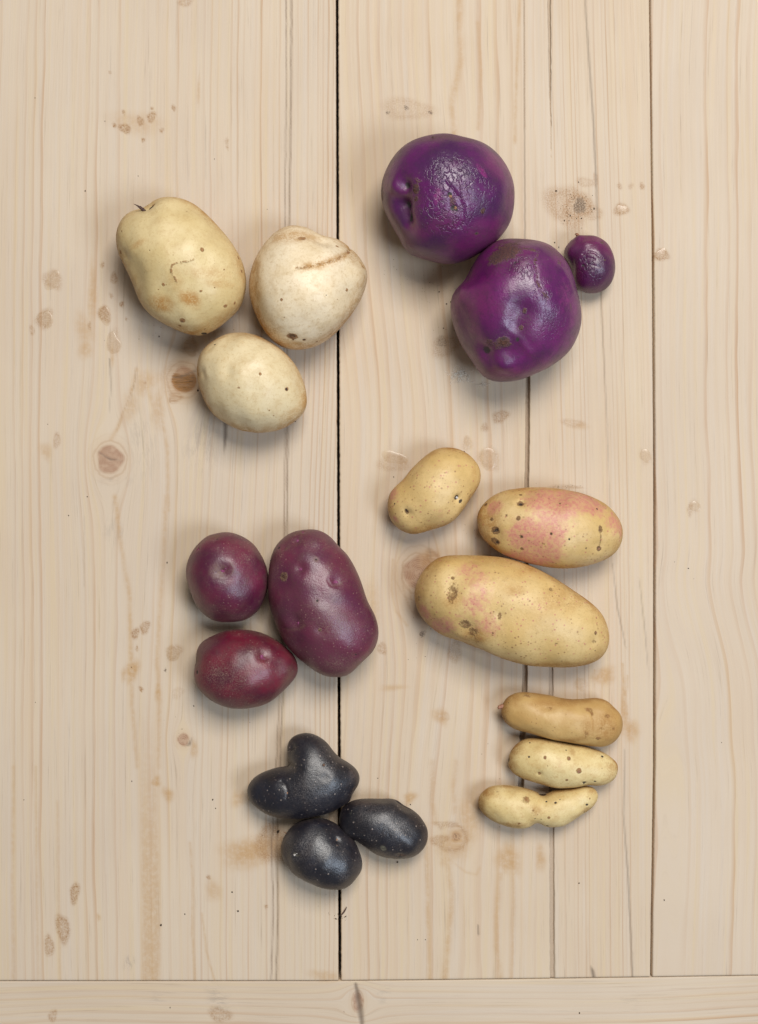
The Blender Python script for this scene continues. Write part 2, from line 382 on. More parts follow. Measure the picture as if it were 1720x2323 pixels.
def wood_mat(name, seed, tone):
    M = Mat(name)
    u, v, ph = M.attr('u'), M.attr('v'), M.attr('phase')
    so = seed*13.7
    # long soft streaks, fine fibres
    streak = M.noise(M.comb(M.mul(u, 2.2), M.mul(v, 0.10), so), 1.0, 4.0, 0.6)
    fibre = M.noise(M.comb(M.mul(u, 23.0), M.mul(v, 0.42), so+3), 1.0, 4.0, 0.75)
    fibre2 = M.noise(M.comb(M.mul(u, 17.0), M.mul(v, 0.22), so+8), 1.0, 2.0, 0.6)
    cloud = M.noise(M.comb(M.mul(u, 0.5), M.mul(v, 0.28), so+5), 1.0, 3.0, 0.55)
    # growth rings: slow rise then a sharp edge
    wobble = M.noise(M.comb(M.mul(u, 2.0), M.mul(v, 0.45), so+1), 1.0, 2.0, 0.5)
    p2 = M.add(ph, M.mul(M.sub(wobble, 0.5), 0.6))
    fr = M.math('FRACT', p2)
    cell = M.math('FLOOR', p2)
    per = M.n('ShaderNodeTexWhiteNoise', noise_dimensions='1D')
    M.put(per.inputs['W'], cell); perv = per.outputs['Value']
    late = M.mul(M.rng(fr, 0.50, 0.90), M.rng(fr, 0.92, 1.0, 1.0, 0.0))
    fade = M.rng(M.noise(M.comb(M.mul(u, 1.3), M.mul(v, 0.17), so+21), 1.0, 2.0, 0.5), 0.30, 0.70, 0.35, 1.0)
    late = M.mul(M.mul(late, M.rng(perv, 0.1, 1.0, 0.05, 1.0, False)), M.mul(M.attr('amp'), fade))
    late = M.mul(late, M.rng(fibre2, 0.2, 0.8, 0.6, 1.2, False))
    c = M.mix(M.rng(cloud, 0.3, 0.7), tone[0], tone[1])
    c = M.mix(M.mul(M.rng(streak, 0.45, 0.78), 0.45), c, tone[2])
    hue = M.noise(M.comb(M.mul(u, 8.0), M.mul(v, 0.13), so+31), 1.0, 3.0, 0.6)
    c = M.mix(M.mul(M.rng(hue, 0.50, 0.70), 0.55), c, (0.565, 0.440, 0.280))
    c = M.mix(M.mul(M.rng(hue, 0.48, 0.30), 0.45), c, (0.545, 0.460, 0.375))
    c = M.mix(M.math('MULTIPLY', late, 0.85, clamp=True), c, (0.42, 0.245, 0.128))
    dk = M.rng(fibre, 0.56, 0.80)
    c = M.mix(M.mul(dk, 0.55), c, (0.27, 0.19, 0.125))
    lt = M.rng(fibre, 0.44, 0.25)
    c = M.mix(M.mul(lt, 0.25), c, (0.63, 0.545, 0.44))
    # knot: concentric rings, warm brown
    kr = M.attr('kr')
    pw = M.pos(); n0 = M.noise(pw, 160.0, 3.0, 0.6)
    rings = M.math('SINE', M.add(M.mul(kr, 1.7), M.mul(n0, 5.0)))
    kc = M.mix(M.rng(rings, -0.6, 1.0), (0.37, 0.215, 0.135), (0.25, 0.125, 0.068))
    kc = M.mix(M.rng(M.noise(pw, 260.0, 3.0, 0.65), 0.4, 0.65), kc, (0.41, 0.265, 0.175))
    c = M.mix(M.mul(M.attr('halo'), 0.32), c, (0.49, 0.345, 0.22))
    hr = M.rng(M.math('SINE', M.add(M.mul(kr, 0.45), M.mul(n0, 6.0))), 0.2, 1.0)
    c = M.mix(M.mul(M.mul(hr, M.attr('halo')), 0.28), c, (0.33, 0.19, 0.10))
    c = M.mix(M.mul(M.attr('knot'), 0.80), c, kc)
    # marks with a shape of their own
    uv = M.comb(u, v, so)
    n1 = M.noise(uv, 9.0, 4.0, 0.65); n2 = M.noise(uv, 32.0, 3.0, 0.7)
    wash = M.mul(M.attr('wash'), M.rng(n1, 0.25, 0.65, 0.45, 1.0))
    c = M.mix(M.math('MULTIPLY', wash, 0.95, clamp=True), c, (0.42, 0.245, 0.098))
    gm = M.mul(M.attr('grey'), M.rng(M.noise(M.comb(M.mul(u, 12.0), M.mul(v, 3.0), so), 1.0, 4.0, 0.7), 0.42, 0.66))
    c = M.mix(M.mul(gm, 0.5), c, (0.235, 0.205, 0.18))
    st = M.attr('stain')
    stn = M.mul(st, M.rng(n2, 0.32, 0.66, 0.30, 1.25))
    c = M.mix(M.math('MULTIPLY', stn, 0.92, clamp=True), c, (0.285, 0.140, 0.046))
    pits = M.mul(M.rng(st, 0.55, 0.8), M.rng(n2, 0.60, 0.68))
    c = M.mix(M.mul(pits, 0.6), c, (0.13, 0.07, 0.035))
    vein = M.attr('vein')
    c = M.mix(M.math('MULTIPLY', vein, M.rng(n2, 0.2, 0.8, 0.8, 1.15), clamp=True), c, (0.205, 0.135, 0.085))
    dirt = M.rng(M.mul(M.attr('dirt'), M.rng(M.noise(uv, 40.0, 4.0, 0.75), 0.38, 0.62, 0.25, 1.4)), 0.1, 0.9)
    c = M.mix(M.mul(dirt, 0.8), c, (0.085, 0.052, 0.03))
    specks = M.vor(uv, 3.2)
    sm = M.mul(M.rng(specks.outputs['Distance'], 0.035, 0.055, 1.0, 0.0), M.rng(specks.outputs['Color'], 0.86, 0.90))
    c = M.mix(M.mul(sm, 0.5), c, (0.16, 0.10, 0.06))
    crack = M.attr('crack')
    c = M.mix(M.mul(crack, 0.75), c, (0.13, 0.092, 0.065))
    h = M.add(M.mul(fibre, 0.5), M.mul(late, 0.5))
    h = M.add(h, M.mul(gm, -0.5))
    nrm = M.bump(h, 0.7, 0.0003)
    nrm = M.bump(n2, 0.12, 0.0002, nrm)
    ro = M.rng(fibre2, 0.2, 0.8, 0.52, 0.70)
    ro = M.sub(ro, M.mul(stn, 0.12))
    return M.out(Base_Color=c, Roughness=ro, Normal=nrm, Specular_IOR_Level=0.35)

tones = {  # pale base, second base, streak
    'left':   ((0.565, 0.461, 0.346), (0.533, 0.431, 0.326), (0.558, 0.418, 0.285)),
    'middle': ((0.565, 0.457, 0.338), (0.537, 0.422, 0.305), (0.558, 0.402, 0.262)),
    'right':  ((0.558, 0.453, 0.342), (0.533, 0.429, 0.322), (0.549, 0.418, 0.292)),
    'rail':   ((0.562, 0.457, 0.342), (0.525, 0.422, 0.313), (0.509, 0.386, 0.273))}

table = bpy.data.objects.new('table_top', None)
col.objects.link(table)
tag(table, label='pale pine table top of upright planks with a cross board below', kind='structure')
STEP = 3.4
TOP, BOT = -150.0, 2470.0
LEFT, RIGHT = -150.0, 1870.0
def seam_low(x): return 2225.5 - 12.5*np.clip((x-700)/1020, 0, 2)**1.3
def cols(n):  # parameter across a plank with dense borders
    t = np.linspace(0, 1, n); e = 1.2/(n*STEP)
    return np.unique(np.concatenate([[0, e, 2.4*e], t[1:-1], [1-2.4*e, 1-e, 1]]))
def vertical_plank(name, xl, xr, which, seed):
    n = int((xr(1000)-xl(1000))/STEP); t = cols(n)
    if which == 'middle':   # finer columns where the slots run
        w = xr(1000)-xl(1000); a = (1170-xl(1000))/w; b = (1262-xl(1000))/w
        t = np.unique(np.concatenate([t, np.arange(a, b, 1.3/w)]))
    s = np.linspace(0, 1, int(2380/STEP))
    s = np.concatenate([s[:-1], [1-0.6/2380, 1]])
    T, Sg = np.meshgrid(t, s)
    Y = TOP + Sg*(2225-TOP)
    X = xl(Y) + T*(xr(Y)-xl(Y))
    Y = TOP + Sg*(seam_low(X)-1.1-TOP)
    return plank(name, X, Y, which, wood_mat('pine_'+which, seed, tones[which]), table, 0.0005)
def e_ab_l(y): return 761.5 + 6.0*np.clip(np.asarray(y, float)/2225, -.1, 1.1) + 1.1*wob(np.asarray(y, float), 41, 16, .004, .16)
def e_ab_r(y): return 767.6 + 6.5*np.clip(np.asarray(y, float)/2225, -.1, 1.1) + 1.1*wob(np.asarray(y, float), 42, 16, .004, .16)
def e_cd_l(y):
    y = np.asarray(y, float)
    return np.interp(y, [-200, 0, 560, 1100, 1740, 2225], [1472, 1472.8, 1479, 1482.5, 1482, 1475]) + 0.6*wob(y, 43, 12, .004, .12)
def e_cd_r(y):
    y = np.asarray(y, float)
    return e_cd_l(y) + np.interp(y, [-200, 0, 450, 600, 1700, 2000, 2225], [3.2, 3.2, 3.2, 4.6, 5.0, 4.2, 5]) + 0.4*wob(y, 44, 12, .004, .12)
vertical_plank('plank', lambda y: LEFT + 0*np.asarray(y, float), e_ab_l, 'left', 1)
vertical_plank('plank', e_ab_r, e_cd_l, 'middle', 2)
vertical_plank('plank', e_cd_r, lambda y: RIGHT + 0*np.asarray(y, float), 'right', 3)
# cross board
nx = int((RIGHT-LEFT)/STEP); nyr = int((BOT-2225)/STEP)
t = np.unique(np.concatenate([[0, 0.004, 0.010], np.linspace(0, 1, nyr)]))
Xr, Tr = np.meshgrid(np.linspace(LEFT, RIGHT, nx), t)
Yr = seam_low(Xr)+0.7+0.35*wob(Xr, 51, 12, .004, .1) + Tr*(BOT-seam_low(Xr))
plank('cross_board', Xr, Yr, 'rail', wood_mat('pine_rail', 4, tones['rail']), table, 0.0004)
# dark backing added beneath the planks so that the gaps stay black
me = mesh_from('gap_darkener', [(x, y, z) for z in (-0.045, -0.03) for x, y in ((wx(LEFT), wy(BOT)), (wx(RIGHT), wy(BOT)), (wx(RIGHT), wy(TOP)), (wx(LEFT), wy(TOP)))],
               [(3, 2, 1, 0), (4, 5, 6, 7), (0, 1, 5, 4), (1, 2, 6, 5), (2, 3, 7, 6), (3, 0, 4, 7)])
me.polygons.foreach_set('use_smooth', np.zeros(6, dtype=bool))
link('gap_darkener', me, simple_mat('gap_darkener_brown', (0.05, 0.035, 0.025), (0.08, 0.055, 0.04), 200), table)

# ------------------------------------------------------------------ potatoes
def ico(sub):
    bm = bmesh.new(); bmesh.ops.create_icosphere(bm, subdivisions=sub, radius=1.0)
    bm.verts.ensure_lookup_table()
    V = np.array([v.co[:] for v in bm.verts]); F = np.array([[v.index for v in f.verts] for f in bm.faces])
    bm.free(); return V, F
ICO = {7: ico(7), 6: ico(6), 4: ico(4), 3: ico(3)}

def closed_curve(P, n=1024, smooth=7):
    P = np.asarray(P, float); m = len(P)
    ts = np.linspace(0, m, m*40, endpoint=False); i = ts.astype(int); f = (ts-i)[:, None]
    p0, p1, p2, p3 = P[(i-1) % m], P[i % m], P[(i+1) % m], P[(i+2) % m]
    C = 0.5*((2*p1) + (-p0+p2)*f + (2*p0-5*p1+4*p2-p3)*f**2 + (-p0+3*p1-3*p2+p3)*f**3)
    for _ in range(2):
        d = np.hypot(*np.diff(np.vstack([C, C[:1]]), axis=0).T); s = np.concatenate([[0], np.cumsum(d)])
        q = np.linspace(0, s[-1], n, endpoint=False)
        CC = np.vstack([C, C[:1]])
        C = np.stack([np.interp(q, s, CC[:, 0]), np.interp(q, s, CC[:, 1])], 1)
        k = np.exp(-0.5*(np.arange(-25, 26)/smooth)**2); k /= k.sum()
        C = np.stack([np.convolve(np.concatenate([c[-25:], c, c[:25]]), k, 'valid') for c in C.T], 1)
    return C

def inflate(C, c0, nt=96, nf=20):
    """Poisson inflation of a star-shaped outline: half thickness on a (t, phi) grid"""
    b = C[(np.arange(nt)*len(C)//nt)] - c0
    phi = np.linspace(0, math.pi/2, nf+1)
    pts = [b*math.cos(p) for p in phi[:-1]] + [np.zeros((1, 2))]
    P = np.vstack(pts); nv = len(P); ctr = nv-1
    tri = []
    i = np.arange(nt); j = (i+1) % nt
    for r in range(nf-1):
        a, d = r*nt, (r+1)*nt
        tri += [np.stack([a+i, a+j, d+j], 1), np.stack([a+i, d+j, d+i], 1)]
    a = (nf-1)*nt
    tri.append(np.stack([a+i, a+j, np.full(nt, ctr)], 1))
    T = np.vstack(tri)
    K = np.zeros((nv, nv)); Mv = np.zeros(nv)
    p = P[T]
    A2 = np.abs((p[:, 1, 0]-p[:, 0, 0])*(p[:, 2, 1]-p[:, 0, 1])-(p[:, 1, 1]-p[:, 0, 1])*(p[:, 2, 0]-p[:, 0, 0])) + 1e-12
    for k in range(3):
        o, q = (k+1) % 3, (k+2) % 3
        e1 = p[:, o]-p[:, k]; e2 = p[:, q]-p[:, k]
        w = 0.5*(e1*e2).sum(1)/A2
        np.add.at(K, (T[:, o], T[:, q]), -w); np.add.at(K, (T[:, q], T[:, o]), -w)
        np.add.at(K, (T[:, o], T[:, o]), w); np.add.at(K, (T[:, q], T[:, q]), w)
        np.add.at(Mv, T[:, k], A2/6)
    free = np.arange(nt, nv)
    x = np.linalg.solve(K[np.ix_(free, free)], Mv[free])
    U = np.zeros(nv); U[free] = x
    w = np.sqrt(np.maximum(2*U, 0))
    G = np.zeros((nf+1, nt))
    G[:-1] = w[:-1].reshape(nf, nt); G[-1] = w[-1]
    return G

def cubic(f):
    return (-0.5*f+f*f-0.5*f**3, 1-2.5*f*f+1.5*f**3, 0.5*f+2*f*f-1.5*f**3, -0.5*f*f+0.5*f**3)
def sample(G, t, ph):
    nf, nt = G.shape[0]-1, G.shape[1]
    E = np.vstack([-G[2:0:-1], G, G[-2:-4:-1]])
    x = t*nt; i = np.floor(x).astype(int); fx = cubic(x-i)
    y = np.clip(ph/(math.pi/2)*nf, 0, nf-1e-6); j = np.floor(y).astype(int); fy = cubic(y-j)
    o = 0
    for a in range(4):
        for b_ in range(4):
            o = o + fy[a]*fx[b_]*E[j+2+a-1, (i+b_-1) % nt]
    return o
def normals(V, F):
    n = np.cross(V[F[:, 1]]-V[F[:, 0]], V[F[:, 2]]-V[F[:, 0]])
    N = np.zeros_like(V)
    for k in range(3): np.add.at(N, F[:, k], n)
    return N/np.maximum(np.linalg.norm(N, axis=1, keepdims=True), 1e-12)
def lump(V, seed, wl):
    r = np.random.default_rng(seed); o = np.zeros(len(V))
    for _ in range(10):
        d = r.normal(size=3); d /= np.linalg.norm(d)
        o += np.sin(V@d*2*math.pi/(wl*r.uniform(0.7, 1.6))+r.uniform(0, 6.28))
    return o/10**0.5*0.7

def skin_mat(name, seed, c1, c2, russet, dots, dot_scale, dot_size, dot_keep, rough, pink=(0.55, 0.2, 0.15), scab=((0.13, 0.052, 0.02), (0.27, 0.135, 0.055)),
             wrinkle=0.0, dust=None, dust_amt=0.0, sss=0.0, dot_amt=0.8, edge=(0.5, 0.33, 0.13), c3=None, spec=0.5, fine=0.25, freckle=None):
    M = Mat(name)
    p = M.vadd(M.pos(), (seed*0.37, seed*0.61, seed*0.23))
    big = M.noise(p, 45.0, 3.0, 0.55); mid = M.noise(p, 190.0, 4.0, 0.6); fin = M.noise(p, 1100.0, 3.0, 0.65)
    c = M.mix(M.rng(big, 0.35, 0.65), c1, c2)
    if c3: c = M.mix(M.mul(M.rng(M.noise(p, 28.0, 2.0, 0.5), 0.48, 0.66), 0.8), c, c3)
    c = M.mix(M.mul(M.rng(mid, 0.46, 0.72), russet[1]), c, russet[0])
    sp = M.noise(p, 520.0, 4.0, 0.75)
    c = M.mix(M.mul(M.rng(sp, 0.52, 0.68), 0.42), c, russet[0])
    c = M.mix(M.mul(M.rng(fin, 0.52, 0.72), 0.30), c, russet[0])
    # russet where asked by the skin, plus bounce-light brown painted in near the rim
    tan = M.mul(M.attr('tan'), M.rng(M.add(M.mul(mid, .5), M.mul(fin, .5)), 0.36, 0.60, 0.25, 1.1))
    c = M.mix(M.math('MULTIPLY', tan, 0.95, clamp=True), c, edge)
    # pigment patches
    pk = M.rng(M.add(M.attr('pink'), M.add(M.mul(M.sub(M.noise(p, 300.0, 4.0, 0.75), 0.5), 1.5), M.mul(M.sub(M.noise(p, 110.0, 2.0, 0.5), 0.5), 0.7))), 0.22, 0.80)
    c = M.mix(M.mul(pk, M.rng(sp, 0.38, 0.66, 1.0, 0.30)), c, pink)
    # lenticels
    v1 = M.vor(p, dot_scale)
    d1 = M.mul(M.rng(v1.outputs['Distance'], dot_size*0.55, dot_size, 1.0, 0.0), M.rng(v1.outputs['Color'], 1-dot_keep, 1-dot_keep+0.03))
    gather = M.rng(M.noise(M.vadd(p, (2.0, 0.7, 1.3)), 75.0, 2.0, 0.5), 0.38, 0.60, 0.12, 1.0)
    d1 = M.mul(d1, gather)
    c = M.mix(M.mul(d1, dot_amt), c, dots)
    v2 = M.vor(M.vadd(p, (3.1, 1.7, 0.3)), dot_scale*2.1)
    d2 = M.mul(M.rng(v2.outputs['Distance'], dot_size*0.5, dot_size*1.1, 1.0, 0.0), M.rng(v2.outputs['Color'], 1-dot_keep*0.6, 1-dot_keep*0.6+0.03))
    d2 = M.mul(d2, gather)
    c = M.mix(M.mul(d2, dot_amt*0.85), c, dots)
    if freckle:
        v3 = M.vor(M.vadd(p, (0.4, 5.2, 1.1)), dot_scale*1.15)
        d3 = M.mul(M.rng(v3.outputs['Distance'], dot_size*0.5, dot_size*1.2, 1.0, 0.0), M.rng(v3.outputs['Color'], 0.45, 0.5))
        c = M.mix(M.mul(d3, 0.65), c, freckle)
    ro = M.add(rough-0.06, M.mul(mid, 0.14))
    ro = M.add(ro, M.mul(tan, 0.30))
    h = M.mul(fin, fine)
    if dust:
        dm = M.mul(M.math('ADD', M.mul(M.rng(M.noise(p, 60.0, 2.0, 0.5), 0.42, 0.68), dust_amt), M.attr('dust')), M.rng(M.noise(p, 1700.0, 3.0, 0.7), 0.44, 0.66))
        c = M.mix(M.math('MULTIPLY', dm, 0.75, clamp=True), c, dust)
        ro = M.add(ro, M.mul(dm, 0.2))
    nrm = M.bump(h, 0.5, 0.00035)
    nrm = M.bump(mid, 0.45, 0.0006, nrm)
    nrm = M.bump(sp, 0.35, 0.0003, nrm)
    nrm = M.bump(M.mul(M.add(d1, M.mul(d2, .6)), 1.0), 0.35, 0.0002, nrm)
    if wrinkle:
        q = M.vadd(M.vmul(p, (1.0, 0.62, 1.0)), M.vmul(M.noise(p, 320.0, 3.0, 0.6, color=True), (0.0032, 0.0032, 0.0032)))
        e = M.vor(q, 400.0, 'DISTANCE_TO_EDGE').outputs['Distance']
        gate = M.rng(M.noise(p, 260.0, 2.0, 0.6), 0.38, 0.56)
        g = M.mul(M.rng(e, 0.0, 0.16, 1.0, 0.0), M.mul(M.rng(M.attr('wrinkle'), 0.25, 0.95), gate))
        c = M.mix(M.mul(g, 0.38), c, (0.02, 0.004, 0.025))
        nrm = M.bump(M.mul(g, -1.0), 0.7, 0.0004*wrinkle, nrm)
        ro = M.add(ro, M.mul(M.attr('wrinkle'), 0.03))
    sc = M.attr('scab')
    scn = M.rng(M.add(sc, M.add(M.mul(M.sub(M.noise(p, 900.0, 3.0, 0.75), 0.5), 1.2), M.mul(M.sub(M.noise(p, 380.0, 2.0, 0.6), 0.5), 0.9))), 0.34, 0.74)
    scc = M.mix(M.rng(M.noise(p, 900.0, 3.0, 0.7), 0.35, 0.65), scab[0], scab[1])
    c = M.mix(M.mul(scn, 0.9), c, scc)
    dk = M.rng(M.add(M.attr('dark'), M.mul(M.sub(M.noise(p, 900.0, 3.0, 0.7), 0.5), 0.5)), 0.35, 0.65)
    c = M.mix(M.mul(dk, 0.92), c, (0.018, 0.011, 0.009))
    ro = M.add(ro, M.mul(M.math('MAXIMUM', scn, dk), 0.3))
    nrm = M.bump(M.mul(scn, M.noise(p, 1300.0, 4.0, 0.7)), 0.8, 0.0006, nrm)
    kw = dict(Base_Color=c, Roughness=ro, Normal=nrm, Specular_IOR_Level=spec)
    if sss:
        kw.update(Subsurface_Weight=sss, Subsurface_Scale=0.0025)
        M.bsdf.inputs['Subsurface Radius'].default_value = (1.0, 0.6, 0.3)
    return M.out(**kw)

bud_mats = {
    'magenta': simple_mat('magenta_bud', (0.17, 0.022, 0.085), (0.27, 0.06, 0.16), 1500, 0.5),
    'white': simple_mat('pale_bud', (0.42, 0.38, 0.36), (0.66, 0.62, 0.58), 1500, 0.5),
    'brown': simple_mat('brown_stub', (0.20, 0.09, 0.05), (0.34, 0.18, 0.09), 1200, 0.7),
    'dark': simple_mat('dark_stub', (0.035, 0.018, 0.015), (0.09, 0.04, 0.03), 1200, 0.7),
    'rosy': simple_mat('rosy_stub', (0.26, 0.105, 0.07), (0.36, 0.18, 0.10), 1200, 0.6),
    'scab': simple_mat('scab_crust', (0.10, 0.04, 0.018), (0.24, 0.12, 0.05), 1600, 0.85, 0.0005),
    'scab_dark': simple_mat('dark_scab_crust', (0.030, 0.012, 0.010), (0.11, 0.042, 0.025), 1600, 0.85, 0.0005),
    'soil': simple_mat('soil_crust', (0.030, 0.019, 0.012), (0.075, 0.045, 0.026), 1600, 0.9, 0.0005),
}
def blob_mesh(name, r, seed, flat=1.0, sub=4, rough=0.22):
    V, F = ICO[sub]; V = V.copy()
    V *= (1 + rough*lump(V, seed, 1.3) + rough*0.5*lump(V, seed+1, 0.6))[:, None]
    V *= np.array([r, r, r*flat])
    return mesh_from(name, V, F)
def spike_mesh(name, r, length, seed, bend=0.3, tip=0.15, n=10, rings=9):
    r_ = np.random.default_rng(seed); V = []; F = []
    for i in range(rings):
        f = i/(rings-1)
        rad = r*((1-f)*(1-tip)+tip)*(1+0.10*r_.normal()) * (1.25 if f < .1 else 1)
        cx = bend*length*f*f
        for k in range(n):
            a = 2*math.pi*k/n
            rr = rad*(1+0.10*r_.normal())
            V.append((cx+rr*math.cos(a), rr*math.sin(a), f*length))
    for i in range(rings-1):
        for k in range(n):
            F.append((i*n+k, i*n+(k+1) % n, (i+1)*n+(k+1) % n, (i+1)*n+k))
    V.append((bend*length, 0, length*1.02)); t = len(V)-1
    V.append((0, 0, 0)); b = len(V)-1
    for k in range(n):
        F.append(((rings-1)*n+k, (rings-1)*n+(k+1) % n, t, t))
        F.append(((k+1) % n, k, b, b))
    me = bpy.data.meshes.new(name)
    me.from_pydata(V, [], [f[:3] if f[2] == f[3] else f for f in F])
    me.polygons.foreach_set('use_smooth', np.ones(len(me.polygons), dtype=bool))
    return me

def potato(name, crop, outline, label, group, mat, thick=0.86, centre=None, sub=7, rim=0.43, feats=(), parts=(), seed=1, lumps=0.022, smooth=7, tilt=(0, 0), russet_bounce=1.0):
    k = CROPS[crop][2]
    P = np.array([cp(crop, x, y) for x, y in outline])
    w = np.array([W_PX/2, H_PX/2])
    q = P - P.mean(0); ev, E = np.linalg.eigh(q.T@q)
    minor = np.ptp(q@E[:, 0])*S; major = np.ptp(q@E[:, 1])*S
    T = thick*minor; hb = T*rim; ht = T-hb
    sc = (D-hb)/D
    Q = np.stack([(P[:, 0]-w[0])*S*sc, (w[1]-P[:, 1])*S*sc], 1)
    C = closed_curve(Q[::-1], smooth=smooth)
    if centre:
        cx, cy = cp(crop, *centre); c0 = np.array([(cx-w[0])*S*sc, (w[1]-cy)*S*sc])
    else:
        x, y = C[:, 0], C[:, 1]; x2, y2 = np.roll(x, -1), np.roll(y, -1); a = x*y2-x2*y
        c0 = np.array([((x+x2)*a).sum(), ((y+y2)*a).sum()])/(3*a.sum())
    G = inflate(C, c0)
    G /= G.max()
    V0, F = ICO[sub]
    lat = np.arcsin(np.clip(V0[:, 2], -1, 1)); az = np.arctan2(V0[:, 1], V0[:, 0])/(2*math.pi)
    # start of the curve parameter sits at its own azimuth; parameter runs anticlockwise
    t = np.mod(az, 1.0)
    bx = np.mod(t*len(C), len(C)); i = bx.astype(int); f = (bx-i)[:, None]
    b = C[i % len(C)]*(1-f) + C[(i+1) % len(C)]*f - c0
    ww = sample(G, t, np.abs(lat))
    XY = b*np.cos(lat)[:, None]
    Z = np.where(lat >= 0, ww*ht, -np.clip(ww, 0, 1)**0.78*hb) + hb
    Z = Z + (tilt[0]*XY[:, 0] + tilt[1]*XY[:, 1])*np.clip(ww, 0, 1)
    V = np.column_stack([XY, Z])
    N = normals(V, F)
    if N[:, 2][V0[:, 2] > 0.9].mean() < 0: F = F[:, ::-1]; N = -N
    V += N*((lumps*lump(V, seed, minor*0.8) + lumps*0.45*lump(V, seed+5, minor*0.32))*minor*np.clip(np.abs(V0[:, 2])*2.2, 0.12, 1))[:, None]
    ch = {n_: np.zeros(len(V)) for n_ in ('scab', 'dark', 'pink', 'tan', 'wrinkle', 'dust')}
    ch['tan'] += russet_bounce*(1-sstep(0.10, 0.62, V0[:, 2]))*(0.75+0.5*lump(V, seed+9, minor*0.5))  # underside russet, with brown bounce light on the sides put into the colour
    def proj(V):
        return np.stack([w[0]+(V[:, 0]+c0[0])/S*D/(D-V[:, 2]), w[1]-(V[:, 1]+c0[1])/S*D/(D-V[:, 2])], 1)
    PX = proj(V); topm = N[:, 2] > -0.05
    def find(x, y):
        px = np.array(cp(crop, x, y))
        d = np.where(topm, ((PX-px)**2).sum(1), 1e12); return int(np.argmin(d))
    disp = np.zeros(len(V))
    for ft in feats:
        kind = ft[0]
        if kind in ('dimple', 'bump'):                     # x y r depth(in r)
            _, x, y, r, dep = ft[:5]
            vi = find(x, y); R = r/k*S
            d = np.linalg.norm(V-V[vi], axis=1)/R
            disp += (-1.35 if kind == 'dimple' else 1.15)*dep*R*np.exp(-(d**2)*1.1)
        elif kind == 'line':                               # pts width depth channel amount
            _, pts, wd, dep, chn, amt = ft
            L = [cp(crop, *p_)+(wd/k,) for p_ in pts]
            d, wv = poly_dist(PX[:, 0], PX[:, 1], L)
            g = np.exp(-(d/wv)**2)*topm
            disp += -dep*wd/k*S*g
            if chn: ch[chn] = np.maximum(ch[chn], amt*np.exp(-(d/wv)**2*0.8)*topm)
        else:                                              # mask: x y rx [ry ang amount]
            x, y, rx = ft[1:4]; ry = ft[4] if len(ft) > 4 and ft[4] else rx
            ang = math.radians(ft[5]) if len(ft) > 5 else 0.0; amt = ft[6] if len(ft) > 6 else 1.0
            vi = find(x, y); dv = V-V[vi]
            ex = (dv[:, 0]*math.cos(ang)-dv[:, 1]*math.sin(ang)); ey = (dv[:, 0]*math.sin(ang)+dv[:, 1]*math.cos(ang))
            rx_, ry_ = rx/k*S, ry/k*S
            d = np.sqrt((ex/rx_)**2+(ey/ry_)**2+(dv[:, 2]/max(rx_, ry_))**2)
            ch[kind] = np.maximum(ch[kind], amt*(1-(sstep(0.25, 1.55, d) if kind in ('pink', 'tan', 'dust', 'wrinkle') else sstep(0.45, 1.35, d))))
            if kind == 'scab' and rx/k < 14: disp += -0.10*rx_*np.exp(-d*d)
            if kind == 'dark' and rx/k < 14: disp += -0.30*rx_*np.exp(-d*d)
    V = V + N*disp[:, None]
    zmin = V[:, 2].min(); V[:, 2] -= zmin
    V[:, 2] = np.where(V[:, 2] < 0.0012, 0.0006+0.5*V[:, 2], V[:, 2])-0.0005
    me = mesh_from(name, V, F)
    for n_, a in ch.items(): set_attr(me, n_, a)
    o = link(name, me, mat, None, (c0[0], c0[1], 0.0))
    tag(o, label, 'potato', group)
    N = normals(V, F); PX = proj(V)
    for pt in parts:                                       # (name, x, y, size, matkey, shape)
        pn, x, y, sz, mk, shape = pt[:6]
        px = np.array(cp(crop, x, y))
        vi = int(np.argmin(np.where(N[:, 2] > -0.35, ((PX-px)**2).sum(1), 1e12)))
        R = sz/k*S
        n_ = Vector(N[vi])
        sd = int(x*7+y)
        if shape == 'blob': m2 = blob_mesh(pn, R, sd, 0.6)
        elif shape == 'crust': m2 = blob_mesh(pn, R*0.62, sd, 0.18, 4, 0.6)
        else:
            L = pt[6]/k*S
            m2 = spike_mesh(pn, R, L, sd, 0.25, shape)
            if len(pt) > 7: n_ = Vector((pt[7][0], -pt[7][1], pt[7][2])).normalized()
        ob = link(pn, m2, bud_mats[mk], o)
        sink = {'blob': 0.15, 'crust': 0.02}.get(shape, 0.0)
        off = -R*sink if shape in ('blob', 'crust') else -R*0.6
        ob.location = Vector(V[vi]) + n_*off
        ob.rotation_mode = 'QUATERNION'
        ob.rotation_quaternion = n_.to_track_quat('Z', 'Y')
    return o

